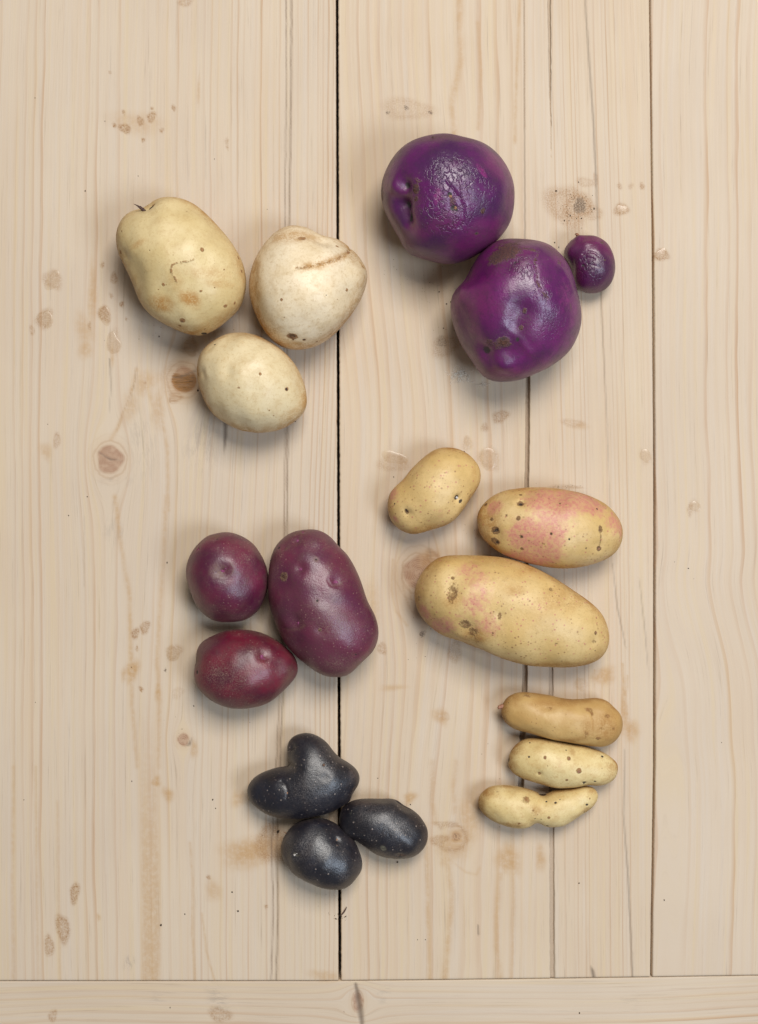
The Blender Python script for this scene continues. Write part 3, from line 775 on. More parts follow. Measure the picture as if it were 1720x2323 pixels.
# ---- skins
SC_PALE = ((0.20, 0.075, 0.022), (0.38, 0.19, 0.065))
def pale(nm, sd, c1, c2, **kw):
    a = dict(russet=((0.46, 0.30, 0.125), 0.32), dots=(0.36, 0.22, 0.08), dot_scale=260.0, dot_size=0.16, dot_keep=0.30, rough=0.42, scab=SC_PALE,
             sss=0.0, edge=(0.43, 0.22, 0.060), fine=0.3, dot_amt=0.85); a.update(kw)
    return skin_mat(nm, sd, c1, c2, **a)
m_y1 = pale('skin_cream_yellow', 1, (0.675, 0.535, 0.285), (0.615, 0.470, 0.225))
m_y2 = pale('skin_cream_white', 2, (0.79, 0.665, 0.475), (0.75, 0.605, 0.395), dot_keep=0.15)
m_y3 = pale('skin_cream_smooth', 3, (0.69, 0.575, 0.36), (0.66, 0.53, 0.31), dot_keep=0.14)
def purple(nm, sd, c1, c2, **kw):
    a = dict(russet=((0.035, 0.010, 0.035), 0.30), dots=(0.20, 0.11, 0.15), dot_scale=230.0, dot_size=0.12, dot_keep=0.25, rough=0.33,
             scab=((0.035, 0.012, 0.010), (0.125, 0.045, 0.028)), wrinkle=1.0, edge=(0.10, 0.045, 0.05), c3=(0.150, 0.012, 0.098), pink=(0.20, 0.016, 0.13), fine=0.6, spec=0.9, dot_amt=0.6, dust=(0.085, 0.040, 0.045), dust_amt=0.45)
    a.update(kw); return skin_mat(nm, sd, c1, c2, **a)
m_p1 = purple('skin_violet_wrinkled', 4, (0.110, 0.0050, 0.100), (0.052, 0.0028, 0.062))
m_p2 = purple('skin_violet_lumpy', 5, (0.150, 0.0075, 0.115), (0.085, 0.0045, 0.078))
m_p3 = purple('skin_violet_small', 6, (0.100, 0.0070, 0.072), (0.055, 0.0045, 0.048), c3=(0.13, 0.012, 0.065), wrinkle=0.7)
def red(nm, sd, c1, c2, **kw):
    a = dict(russet=((0.085, 0.032, 0.033), 0.30), dots=(0.34, 0.20, 0.16), dot_scale=430.0, dot_size=0.20, dot_keep=0.7, rough=0.38,
             scab=((0.075, 0.032, 0.014), (0.19, 0.10, 0.05)), edge=(0.16, 0.085, 0.055), dust=(0.20, 0.125, 0.09), dust_amt=0.5, fine=0.7, spec=0.8, dot_amt=0.5, pink=(0.22, 0.03, 0.12))
    a.update(kw); return skin_mat(nm, sd, c1, c2, **a)
m_r1 = red('skin_maroon_round', 7, (0.135, 0.0080, 0.038), (0.072, 0.0050, 0.030))
m_r2 = red('skin_maroon_dusty', 8, (0.130, 0.0150, 0.045), (0.085, 0.0105, 0.040), c3=(0.115, 0.024, 0.045))
m_r3 = red('skin_crimson', 9, (0.150, 0.0055, 0.024), (0.072, 0.0045, 0.022))
def black(nm, sd, **kw):
    a = dict(russet=((0.026, 0.017, 0.017), 0.4), dots=(0.34, 0.27, 0.23), dot_scale=320.0, dot_size=0.19, dot_keep=0.8, rough=0.36,
             scab=((0.06, 0.03, 0.02), (0.15, 0.085, 0.05)), edge=(0.06, 0.038, 0.032), dust=(0.12, 0.105, 0.10), dust_amt=0.25, fine=0.8, spec=0.85, dot_amt=0.6, pink=(0.2, 0.19, 0.13))
    a.update(kw); return skin_mat(nm, sd, (0.0085, 0.0088, 0.0165), (0.0060, 0.0060, 0.0105), **a)
m_b1, m_b2, m_b3 = black('skin_black_heart', 10), black('skin_black_oval', 11, dot_keep=0.5), black('skin_black_round', 12, dot_keep=0.45)
def yel(nm, sd, c1, c2, **kw):
    a = dict(russet=((0.44, 0.29, 0.105), 0.32), dots=(0.26, 0.12, 0.05), dot_scale=310.0, dot_size=0.21, dot_keep=0.8, rough=0.44, scab=((0.11, 0.05, 0.018), (0.24, 0.125, 0.045)),
             sss=0.0, edge=(0.40, 0.195, 0.048), fine=0.35, dot_amt=0.7, pink=(0.52, 0.205, 0.150), freckle=(0.44, 0.12, 0.11)); a.update(kw)
    return skin_mat(nm, sd, c1, c2, **a)
m_g1 = yel('skin_yellow_small', 13, (0.64, 0.45, 0.195), (0.59, 0.395, 0.15))
m_g2 = yel('skin_yellow_pink', 14, (0.64, 0.455, 0.21), (0.58, 0.39, 0.15))
m_g3 = yel('skin_yellow_long', 15, (0.64, 0.455, 0.20), (0.59, 0.395, 0.15))
def fing(nm, sd, c1, c2, **kw):
    a = dict(russet=((0.44, 0.25, 0.08), 0.35), dots=(0.22, 0.105, 0.035), dot_scale=420.0, dot_size=0.17, dot_keep=0.30, rough=0.47, scab=((0.17, 0.07, 0.022), (0.34, 0.17, 0.06)),
             sss=0.0, edge=(0.36, 0.19, 0.055), fine=0.45, dot_amt=0.65); a.update(kw)
    return skin_mat(nm, sd, c1, c2, **a)
m_f1 = fing('skin_fingerling_russet', 16, (0.535, 0.35, 0.135), (0.46, 0.275, 0.09), dot_keep=0.5)
m_f2 = fing('skin_fingerling_spotted', 17, (0.69, 0.55, 0.275), (0.63, 0.475, 0.21))
m_f3 = fing('skin_fingerling_waisted', 18, (0.68, 0.535, 0.265), (0.62, 0.46, 0.20))

g1, g2, g3, g4, g5, g6 = ('cream potatoes in a cluster on the left plank', 'violet potatoes at the upper right', 'maroon potatoes over the dark gap',
                          'black potatoes in a cluster at the bottom', 'yellow and pink potatoes on the middle plank', 'fingerling potatoes lying side by side')

potato('cream_potato', 'C1', [(345,78),(410,76),(480,90),(550,125),(620,185),(690,260),(750,330),(795,400),(825,460),(843,530),(848,600),(832,680),(800,750),(740,810),(680,860),(620,895),(575,910),(500,900),(430,875),(350,835),(280,790),(230,740),(200,690),(175,620),(140,540),(105,470),(78,410),(64,340),(65,290),(85,230),(125,180),(180,152),(225,145),(260,122),(300,95)],
    'largest cream potato with a brown hooked scar and a small dark spike at its top', g1, m_y1, thick=0.84, seed=11,
    feats=[('dimple',120,425,40,.18),('bump',160,398,45,.12),('dimple',610,420,70,.10),('bump',670,430,60,.10),('dimple',250,130,60,.25),
           ('line',[(530,455),(490,462),(440,470),(405,482),(395,505),(405,540),(425,565),(430,588)],9,-.15,'scab',.62),
           ('scab',583,387,15),('scab',350,603,10),('scab',578,640,9),('scab',805,440,10,14),('scab',822,520,9,13),('scab',780,713,11),('scab',722,733,16,11),('scab',462,820,20),('scab',450,852,12,8),
           ('scab',720,512,7),('scab',270,396,6),('scab',660,620,6),('scab',320,628,8,6,0,.7),('scab',600,872,8),('scab',490,160,7,5),('scab',88,405,16,16),('scab',96,278,6,9),('dark',600,898,40,9,10,.8),
           ('tan',510,690,66,44,30,1.1),('tan',330,720,80,50,0,1.0),('tan',420,560,40,60,0,.4),('tan',700,600,90,26,0,.5),('tan',620,530,150,35,0,.35),('tan',190,360,60,20,-25,.6),('tan',95,430,40,80,0,.6),('tan',560,890,160,40,0,.7),('dark',265,118,22,9,-35,.9),('scab',275,115,30,12,-35,.7)],
    parts=[('sprout',232,156,12,'dark',0.10,78,(-.60,-.68,.55)),('eye_bud',160,404,14,'white','blob') if False else ('scab',462,822,10,'scab','crust')])

potato('cream_potato', 'C1', [(1130,246),(1190,252),(1240,272),(1290,303),(1340,314),(1395,320),(1440,345),(1490,385),(1540,440),(1575,500),(1583,550),(1570,620),(1535,700),(1490,770),(1440,830),(1380,890),(1310,945),(1250,975),(1180,990),(1110,988),(1060,972),(1010,940),(970,895),(930,830),(895,755),(870,680),(862,610),(870,540),(890,470),(925,400),(965,345),(1010,298),(1060,265),(1095,250)],
    'pale heart-shaped cream potato with a long brown crease near its top', g1, m_y2, thick=0.82, seed=22, tilt=(0, -.05),
    feats=[('line',[(1145,497),(1230,490),(1330,470),(1400,450),(1450,415),(1480,380)],13,.45,'scab',.50),('bump',1330,400,90,.13),('dimple',1310,330,60,.28),
           ('line',[(1200,492),(1300,478),(1400,448),(1460,405)],22,.0,'tan',.9),
           ('scab',1190,318,34,18,0,.62),('dark',1125,915,32,17,5,.55),('scab',1125,915,38,23,5),('scab',1197,935,14,8),('dark',1197,936,8,5),('scab',1065,692,10),('scab',1457,628,13),('scab',1275,945,11,7),('scab',1080,795,7,5),
           ('scab',1398,690,5),('scab',1335,377,9,6,0,.7),('scab',1397,370,14,9,0,.7),('scab',1555,492,9),('scab',1468,400,12,25,20,.8),('dark',1335,665,4),
           ('tan',1120,300,160,50,0,.75),('tan',1500,420,70,90,30,.7),('tan',900,600,50,220,0,.75),('tan',1000,880,110,70,-40,.7),('tan',1180,975,160,30,0,.8),('tan',1540,650,45,140,20,.5),('dark',1312,310,18,7,0,.8)],
    parts=[('scab',1125,916,24,'scab','crust')])

potato('cream_potato', 'C1', [(780,892),(850,893),(920,910),(990,945),(1050,985),(1110,1040),(1155,1100),(1190,1170),(1210,1240),(1217,1310),(1205,1360),(1175,1400),(1130,1435),(1070,1465),(1000,1487),(920,1495),(850,1488),(780,1468),(710,1430),(650,1385),(605,1320),(575,1250),(555,1180),(552,1110),(562,1050),(590,1000),(635,955),(690,920),(735,902)],
    'smooth small cream potato beside the brown knot, lowest of the cream cluster', g1, m_y3, thick=0.85, seed=33,
    feats=[('dimple',585,1140,34,.25),('bump',615,1140,35,.14),('dimple',740,1130,40,.10),('bump',785,1110,45,.07),('dimple',630,985,25,.15),
           ('scab',933,1142,10),('dark',1095,1232,9),('scab',1095,1232,14),('scab',805,1222,10,9,0,.75),('scab',1155,1107,7,7,0,.6),('dark',658,962,8,5),('scab',560,1145,7,12),('scab',990,1360,6),('scab',1015,1392,6),
           ('tan',760,1460,180,35,15,.6),('tan',1130,1390,90,40,-25,.55),('tan',900,910,200,30,0,.4),('dark',1140,1428,9,6),('dark',806,1478,6,4)],
    parts=[('stem_stub',1142,1426,7,'dark',0.5,12,(.5,.8,.1)),])

potato('violet_potato', 'C2', [(390,62),(470,58),(560,68),(650,85),(730,110),(800,155),(860,220),(905,300),(930,380),(933,470),(925,550),(900,630),(850,700),(800,750),(720,805),(640,850),(560,875),(500,880),(420,870),(340,845),(270,820),(220,775),(190,710),(150,640),(105,560),(78,490),(68,420),(75,350),(95,290),(130,220),(180,155),(240,110),(320,78)],
    'largest round violet potato with wrinkled leathery skin and deep pits on its left side', g2, m_p1, russet_bounce=0.45, thick=0.84, seed=44,
    feats=[('dimple',215,372,48,.55),('bump',160,385,55,.34),('dimple',185,510,68,.50),('dimple',228,602,50,.50),('dimple',215,490,110,.26),('bump',270,540,70,.14),('dark',212,372,18,26,0,.75),('dark',195,515,34,36,0,.6),('dark',230,602,20,36,0,.7),
           ('line',[(490,365),(540,410),(580,470),(602,530),(598,590),(575,640)],16,.42,None,0),('line',[(520,350),(575,420),(625,500),(632,570)],26,-.16,None,0),
           ('dark',515,437,17),('dark',540,522,24,18,-20),('scab',528,480,22,50,0,.6),('scab',290,400,28,36),('scab',292,462,17),('scab',727,540,16,20),('scab',688,683,17,10),('dark',688,683,8),('scab',75,452,20,34),('dark',560,535,10),
           ('pink',430,440,26,58,0,.85),('pink',720,285,18,60,-40,.8),('pink',610,660,15,30,0,.4),('dark',405,62,16,8),
           ('wrinkle',530,330,190,190,0,1.0),('wrinkle',480,560,220,190,0,.85),('wrinkle',720,400,160,220,0,.6),('wrinkle',400,150,200,80,0,.4),('tan',480,66,260,30,0,.8),('tan',200,160,70,60,0,.5),('dust',250,430,90,130,0,.8),('dust',520,500,70,90,0,.6),('dust',700,690,120,50,0,.5),('scab',300,340,40,20,30,.45),('scab',75,430,30,60,0,.5),('tan',900,500,30,180,0,.35)],
    parts=[('eye_bud',552,520,10,'brown','blob'),('eye_bud',518,440,9,'brown','blob'),('scab',290,402,17,'scab_dark','crust'),('scab',292,463,11,'scab_dark','crust'),('scab',727,540,11,'scab_dark','crust'),('stem_stub',405,64,8,'dark',0.6,12,(0,-.9,.3))])

potato('violet_potato', 'C2', [(860,720),(940,718),(1030,725),(1110,740),(1170,765),(1215,805),(1250,850),(1280,910),(1305,990),(1325,1070),(1350,1140),(1362,1210),(1360,1280),(1335,1360),(1290,1440),(1220,1505),(1140,1555),(1060,1590),(980,1620),(900,1638),(820,1640),(760,1625),(710,1590),(670,1530),(630,1470),(590,1410),(560,1340),(535,1260),(520,1180),(522,1110),(545,1055),(590,1005),(620,970),(650,905),(690,840),(740,785),(800,740)],
    'lumpy violet potato with brown scabs and a sunken eye, between the other two violet ones', g2, m_p2, russet_bounce=0.45, thick=0.80, seed=55, tilt=(.03, .04),
    feats=[('dimple',985,1190,85,.26),('dimple',960,1290,70,.18),('line',[(930,1400),(905,1330),(925,1230),(955,1160)],58,.14,None,0),('bump',800,1080,130,.10),('bump',1180,1200,160,.09),('dimple',735,1450,75,.32),('bump',860,1530,62,.34),('dimple',880,1460,60,.22),
           ('line',[(620,980),(690,930),(800,905),(880,900)],46,.30,None,0),('line',[(880,1290),(960,1370),(1030,1450)],26,-.22,None,0),
           ('line',[(1090,800),(1060,860),(1075,930),(1072,990),(1110,1060),(1140,1100)],12,.28,'scab',.55),('line',[(1240,920),(1280,980),(1310,1060)],16,-.25,None,0),
           ('scab',860,815,140,70,-8,.85),('dark',810,840,50,30,0,.45),('scab',1030,792,60,18,10,.6),('scab',1000,1182,17,22),('scab',978,1298,17),('scab',856,1385,45,45),('dark',850,1375,22,26,0,.5),('dark',735,1450,42,34,0,.65),('dark',950,1372,12,16),('scab',900,1400,14),
           ('scab',1220,870,26,30,0,.5),('dark',935,870,24,14,0,.5),('pink',740,1000,150,60,-20,.30),('pink',1240,1080,60,160,15,.35),('tan',1288,1160,5,26,-10,1.0),
           ('wrinkle',980,900,120,110,0,.8),('wrinkle',1180,1250,190,180,0,.55),('wrinkle',1110,1060,100,100,0,.7),('tan',930,730,200,40,0,.9),('tan',1180,800,80,60,30,.7),('dust',880,850,190,80,0,.9),('dust',780,1420,150,90,0,.8),('dust',990,1230,80,110,0,.6),('scab',880,765,110,34,0,.7),('scab',800,1405,70,34,20,.6),('tan',545,1250,30,120,0,.4)],
    parts=[('scab',856,1386,28,'scab_dark','crust'),('scab',1000,1182,10,'scab_dark','crust'),('scab',978,1298,9,'scab_dark','crust'),('scab',1072,855,12,'scab_dark','crust')])

potato('violet_potato', 'C2', [(1355,698),(1400,695),(1460,702),(1510,730),(1550,780),(1575,840),(1584,910),(1572,970),(1545,1020),(1500,1055),(1440,1070),(1380,1060),(1335,1030),(1315,980),(1300,910),(1275,860),(1252,815),(1262,770),(1290,735),(1325,708)],
    'tiny violet potato with a short pinkish stem stub on top', g2, m_p3, russet_bounce=0.45, thick=0.86, sub=7, seed=66,
    feats=[('bump',1350,712,35,.35),('bump',1395,745,30,.15),('line',[(1375,815),(1410,800),(1450,805),(1480,830)],9,.5,None,0),('line',[(1365,850),(1400,835),(1450,850)],8,.45,None,0),('line',[(1370,890),(1420,880),(1480,900)],8,.3,None,0),('wrinkle',1430,900,110,120,0,1.0),('pink',1480,750,50,40,30,.35),
           ('dark',1375,890,9),('scab',1500,740,22,9,-30,.7),('scab',1515,855,10,7)],
    parts=[('stem_stub',1345,706,14,'rosy',0.75,34,(-.2,-.75,.6))])

potato('maroon_potato', 'C3', [(370,93),(430,96),(490,115),(550,145),(610,195),(655,260),(690,330),(712,400),(720,470),(712,540),(690,610),(655,680),(610,735),(550,775),(480,792),(400,797),(320,793),(255,765),(200,720),(155,660),(125,590),(95,510),(78,430),(80,360),(100,290),(140,220),(185,170),(240,125),(300,105)],
    'round maroon potato with one shallow eye in the middle', g3, m_r1, russet_bounce=0.45, thick=0.88, seed=77,
    feats=[('dimple',365,395,75,.22),('bump',430,330,90,.06),('dimple',355,398,26,.25),('line',[(430,340),(450,380),(430,430),(380,455),(320,450)],14,-.16,'tan',.35),('tan',330,400,70,60,0,.75),('line',[(310,410),(350,395),(400,375)],8,.35,None,0),('dimple',172,225,18,.3),('dark',172,225,8),('dimple',300,140,30,.2),('tan',290,130,80,24,-15,.8),('dark',320,148,10,5),
           ('pink',360,392,24,12,25,.8),('dust',560,290,70,40,0,.6),('dust',480,760,120,40,0,.6),('tan',400,100,140,25,0,.5)],
    parts=[('eye_bud',358,394,11,'magenta','blob'),('eye_bud',386,380,7,'magenta','blob'),('eye_bud',172,226,6,'magenta','blob')])

potato('maroon_potato', 'C3', [(1010,74),(1060,70),(1120,80),(1180,110),(1230,155),(1270,205),(1325,255),(1375,330),(1415,410),(1450,500),(1475,580),(1500,650),(1545,730),(1572,810),(1580,890),(1565,970),(1525,1040),(1460,1100),(1395,1165),(1340,1210),(1270,1225),(1200,1222),(1120,1195),(1040,1145),(960,1085),(900,1025),(840,950),(805,880),(770,790),(735,700),(720,600),(715,500),(722,400),(735,310),(765,220),(820,150),(880,105),(950,80)],
    'large oblong dusty maroon potato lying across the dark gap', g3, m_r2, russet_bounce=0.45, thick=0.80, seed=88,
    feats=[('dimple',945,155,42,.30),('bump',1110,165,60,.14),('dimple',840,205,46,.26),('dimple',970,378,45,.25),('dimple',1250,480,50,.25),('bump',1200,440,70,.08),('dimple',935,800,62,.28),('bump',860,800,60,.08),('dimple',1120,860,40,.15),('dimple',1400,1060,30,.15),('dimple',990,92,20,.3),
           ('line',[(840,845),(900,860),(960,850),(1000,825)],10,.35,'tan',.35),('line',[(1180,470),(1210,510),(1260,510),(1320,470)],10,.3,'tan',.35),
           ('dark',1092,307,10),('dark',1098,628,10),('tan',1092,310,24,24,0,.7),('tan',1098,630,22,22,0,.6),('scab',838,440,42,36),('scab',1122,862,20,14,0,.8),('dark',1405,1055,9),('scab',840,215,24,12,0,.5),('dark',800,215,12),
           ('pink',945,158,20,14,0,.7),('pink',1250,480,22,14,-20,.9),('pink',970,378,18,14,0,.7),('pink',955,800,26,14,-20,.6),('pink',990,94,16,8,0,.6),('pink',1440,1090,14,10,0,.6),
           ('dust',1200,850,130,90,0,.5),('dust',1250,1130,120,60,0,.7),('dust',780,330,60,140,0,.7),('dust',1130,190,120,60,0,.6),('tan',900,105,120,40,-25,.6)],
    parts=[('eye_bud',948,157,10,'magenta','blob'),('eye_bud',1250,482,10,'magenta','blob'),('eye_bud',972,380,8,'magenta','blob'),('eye_bud',950,802,9,'magenta','blob'),('eye_bud',990,94,6,'magenta','blob'),('eye_bud',1440,1088,6,'magenta','blob'),('scab',838,440,24,'scab_dark','crust'),('scab',1122,862,10,'scab_dark','crust')])

potato('maroon_potato', 'C3', [(480,854),(560,858),(640,872),(720,905),(800,950),(860,1000),(910,1050),(935,1100),(950,1150),(945,1200),(915,1250),(860,1310),(800,1365),(730,1420),(650,1455),(560,1470),(480,1472),(400,1460),(320,1430),(250,1390),(200,1345),(160,1290),(140,1220),(142,1160),(155,1100),(155,1040),(175,980),(220,935),(290,900),(380,865)],
    'crimson-maroon egg-shaped potato, lowest of the maroon cluster', g3, m_r3, russet_bounce=0.45, thick=0.84, seed=99,
    feats=[('dimple',678,1058,50,.32),('bump',620,1010,70,.10),('bump',730,1150,90,.06),('line',[(655,1010),(660,1060),(690,1100),(730,1070),(720,1020)],9,.12,None,0),('dimple',150,1120,30,.2),('dark',160,1190,14,18,0,.9),('dark',655,1020,5,14,0,.5),('tan',160,1080,30,90,0,.8),
           ('pink',672,1062,18,24,20,.9),('dust',420,1250,200,120,0,.8),('dust',640,1030,100,70,0,.5),('dust',650,1420,250,60,0,.6),('tan',900,1210,50,90,20,.5)],
    parts=[('eye_bud',670,1062,11,'magenta','blob'),('eye_bud',686,1080,7,'magenta','blob')])

potato('black_potato', 'C4', [(545,83),(600,88),(650,108),(700,140),(740,180),(780,235),(830,285),(890,320),(945,360),(980,405),(992,455),(978,510),(950,550),(930,590),(915,635),(870,670),(810,700),(740,735),(660,755),(580,768),(490,776),(400,775),(320,765),(240,740),(170,700),(110,650),(80,595),(75,540),(95,490),(140,440),(200,405),(270,380),(340,365),(400,362),(420,340),(412,300),(405,250),(400,200),(410,160),(440,120),(490,95)],
    'black potato shaped like a two-lobed heart, speckled with pale dots', g4, m_b1, russet_bounce=0.45, thick=0.60, centre=(610,490), seed=111, smooth=5,
    feats=[('line',[(355,480),(385,505),(402,545),(405,580),(395,610)],14,.55,'dark',.45),('line',[(425,345),(460,372),(500,375)],26,.35,None,0),('bump',300,520,90,.10),('dimple',435,195,40,.25),('line',[(405,225),(440,215),(475,195)],9,.4,'dark',.6),('bump',740,430,120,.06),('dimple',710,450,40,.12),
           ('line',[(165,585),(160,610),(170,640)],8,.4,None,0),('scab',697,345,13),('scab',950,540,26,20,40,.6),('tan',950,420,50,70,20,.8),('tan',480,100,90,30,-20,.6),('tan',850,300,100,30,30,.5),('dust',590,560,200,110,0,.6),('dust',700,330,120,130,0,.5)],
    parts=[('scab',697,345,9,'scab','crust'),('eye_bud',402,575,7,'brown','blob')])

potato('black_potato', 'C4', [(920,640),(980,624),(1060,620),(1150,623),(1240,622),(1300,640),(1350,680),(1410,705),(1470,750),(1515,810),(1545,870),(1548,940),(1530,1000),(1490,1050),(1430,1090),(1360,1105),(1290,1108),(1210,1100),(1150,1082),(1090,1050),(1020,1000),(950,955),(890,925),(850,890),(828,840),(825,780),(835,720),(865,675)],
    'oval black potato with a shoulder notch, rightmost of the black cluster', g4, m_b2, russet_bounce=0.45, thick=0.82, seed=122,
    feats=[('line',[(1310,640),(1330,685),(1390,715)],24,.35,None,0),('line',[(980,690),(1100,700),(1220,690)],30,.12,None,0),('pink',1185,1022,24,26,0,.85),('scab',1340,1085,60,12,-8,.7),('dimple',1320,1085,30,.3),('tan',1000,640,130,30,0,.7),('tan',1500,780,60,80,40,.6),('dust',1150,740,160,80,0,.6),('dust',1090,940,60,40,0,.6),('dust',1360,880,120,100,0,.4)],
    parts=[('scab',1338,1092,10,'scab','crust')])

potato('black_potato', 'C4', [(600,783),(660,780),(720,790),(780,815),(830,850),(880,890),(930,935),(965,990),(990,1050),(1010,1110),(1015,1170),(1000,1220),(965,1265),(930,1310),(880,1345),(820,1358),(750,1355),(680,1340),(610,1310),(540,1280),(470,1240),(420,1190),(380,1130),(352,1070),(347,1010),(365,950),(400,890),(450,840),(520,800)],
    'rounded black potato dusted with pale soil, lowest of the black cluster', g4, m_b3, russet_bounce=0.45, thick=0.84, seed=133,
    feats=[('dimple',805,955,30,.35),('bump',835,935,40,.12),('dimple',470,1085,45,.16),('dust',520,1020,130,80,-40,1.0),('dust',440,1080,90,70,0,1.0),('dust',410,960,40,80,0,.9),('dust',870,1250,60,50,0,.7),('scab',812,1000,16,10,0,.5),('dark',470,1080,30,14,0,.6),('pink',465,1075,22,12,20,.8),('tan',400,1190,60,120,-35,.5),('tan',760,1340,160,30,0,.5),('dust',1000,1100,30,90,0,.5)],
    parts=[('eye_bud',460,1078,8,'white','blob'),('eye_bud',478,1066,6,'white','blob'),('eye_bud',806,950,8,'brown','blob'),('stem_stub',385,895,4,'brown',0.5,26,(-.5,-.6,.2))])

potato('yellow_potato', 'C5', [(430,70),(490,75),(545,95),(600,135),(640,185),(657,240),(652,300),(620,360),(580,415),(545,470),(500,525),(450,565),(390,590),(320,610),(250,630),(190,628),(130,600),(85,555),(62,500),(55,440),(70,370),(105,325),(160,275),(205,215),(260,160),(320,110),(375,80)],
    'small plain yellow potato with two dark eyes and a rosy tip', g5, m_g1, russet_bounce=1.0, thick=0.84, seed=144,
    feats=[('dimple',510,402,30,.40),('dimple',185,490,32,.28),('bump',200,460,50,.10),('dark',507,400,20,20,0,.9),('dark',528,420,10,18,40,.8),('scab',180,487,14,26,-25,.9),('dark',176,482,8,16,-25,.7),('scab',590,388,20,8,-40,.4),('dark',100,435,6),('dark',552,100,20,8,30,.9),
           ('pink',92,370,45,60,20,.75),('pink',108,538,34,28,30,.8),('pink',400,490,60,30,0,.28),('pink',330,460,30,20,0,.28),('pink',410,250,40,25,0,.26),('tan',330,110,120,30,-35,.6),('tan',300,600,150,26,-10,.8),('tan',70,450,20,90,0,.5),('tan',620,200,30,100,0,.4)],
    parts=[('eye_bud',502,396,9,'white','blob'),('stem_stub',551,102,8,'dark',0.5,10,(.4,-.8,.3))])

potato('yellow_potato', 'C5', [(880,338),(960,328),(1050,327),(1140,335),(1230,350),(1320,370),(1400,400),(1470,440),(1525,495),(1560,555),(1572,620),(1565,680),(1535,740),(1480,785),(1400,820),(1300,845),(1200,853),(1110,848),(1020,832),(930,810),(850,785),(770,745),(710,695),(665,645),(638,580),(633,520),(650,470),(690,420),(740,380),(810,350)],
    'oval yellow potato blotched with large rosy pink patches', g5, m_g2, russet_bounce=1.0, thick=0.84, seed=155,
    feats=[('dimple',918,430,30,.30),('bump',880,420,50,.12),('dimple',755,650,50,.22),('bump',735,645,40,.18),('dimple',1420,700,36,.22),('bump',1480,660,70,.08),
           ('scab',915,435,25,22,0,1),('dark',915,432,15,12,0,.7),('scab',915,378,12,12),('scab',750,608,34,30),('dark',755,606,20,16,0,.6),('scab',748,682,34,24,30),('dark',760,690,18,12,0,.6),('scab',898,530,15,18),('scab',922,650,12),('dark',922,650,7),('scab',925,728,12),('scab',1110,628,11),('dark',1110,628,6),
           ('scab',1170,434,9),('dark',1412,470,8),('dark',1230,665,8),('dark',1338,722,7),('scab',1430,602,17,30,0,.85),('line',[(1432,630),(1432,680),(1425,720)],8,.2,'scab',.6),('scab',1422,725,18,20),('dark',1422,725,9),('scab',825,507,9),('scab',730,535,18,14,0,.8),('scab',690,440,14),('tan',700,560,90,120,0,.8),
           ('pink',1130,430,200,130,10,1.0),('pink',1330,420,180,80,20,.95),('pink',1520,540,80,110,30,.65),('pink',950,650,130,130,0,1.0),('pink',1110,600,110,120,0,1.0),('pink',1130,720,60,130,0,.8),('pink',1000,780,200,70,0,.95),('pink',745,460,66,62,0,.85),('pink',1560,600,20,70,0,.7),
           ('tan',900,345,150,22,0,.6),('tan',1200,845,240,22,0,.7),('tan',870,800,140,30,10,.6),('tan',1540,700,40,60,20,.6)],
    parts=[('scab',755,608,16,'soil','crust'),('scab',915,434,11,'soil','crust'),('stem_stub',1568,628,7,'dark',0.4,12,(.9,.1,.2)),('eye_bud',1422,724,8,'brown','blob')])

potato('yellow_potato', 'C5', [(420,772),(500,767),(600,767),(700,770),(800,780),(900,805),(980,835),(1070,880),(1160,930),(1250,990),(1340,1050),(1410,1110),(1455,1170),(1480,1240),(1490,1310),(1478,1370),(1440,1430),(1380,1465),(1290,1487),(1190,1495),(1080,1490),(980,1482),(880,1460),(790,1430),(700,1390),(600,1355),(520,1320),(440,1300),(380,1270),(310,1210),(260,1150),(232,1080),(225,1010),(240,950),(270,890),(320,830),(370,790)],
    'longest yellow potato with brown scabs at its left end and a faint pink blush', g5, m_g3, russet_bounce=1.0, thick=0.80, seed=166,
    feats=[('dimple',480,1000,60,.14),('bump',430,1020,60,.10),('dimple',590,1240,60,.18),('bump',535,1285,55,.16),('dimple',1110,975,40,.16),('dimple',1395,1320,50,.14),('dimple',785,1160,35,.12),
           ('scab',480,1010,44,70,15,.60),('dark',478,1000,12,14,0,.4),('scab',480,915,15,15,0,.8),('scab',560,1215,52,42,-20,.66),('scab',605,1265,42,40,-30,.62),('dark',555,1212,12,10,0,.4),('scab',780,1165,18,30,0,.6),('pink',735,1273,16,16,0,.9),('scab',735,1273,6),('scab',1118,985,26,12,0,.62),('scab',1405,1270,10,14),('scab',1400,1330,22,16,0,.6),('scab',1400,1385,8),('scab',1148,1338,14,10,0,.6),('scab',258,1045,16,22,0,.7),('scab',650,1385,22,9,15,.7),
           ('pink',630,1050,110,250,0,.52),('pink',390,1225,150,70,-25,.78),('pink',290,1140,60,70,0,.7),('pink',690,1200,110,100,0,.55),('pink',600,860,120,80,0,.45),('pink',510,1160,30,16,0,.5),
           ('tan',620,1300,120,60,-20,.8),('tan',480,1060,60,50,0,.8),('tan',1000,820,240,30,-22,.7),('tan',1300,1030,200,50,-38,.7),('tan',1050,1480,300,24,-2,.8),('tan',380,790,140,36,15,.7),('tan',240,1050,24,120,0,.6),('tan',1150,1040,160,70,-30,.45),('tan',880,990,60,40,0,.5)],
    parts=[('eye_bud',1405,1270,6,'brown','blob')])

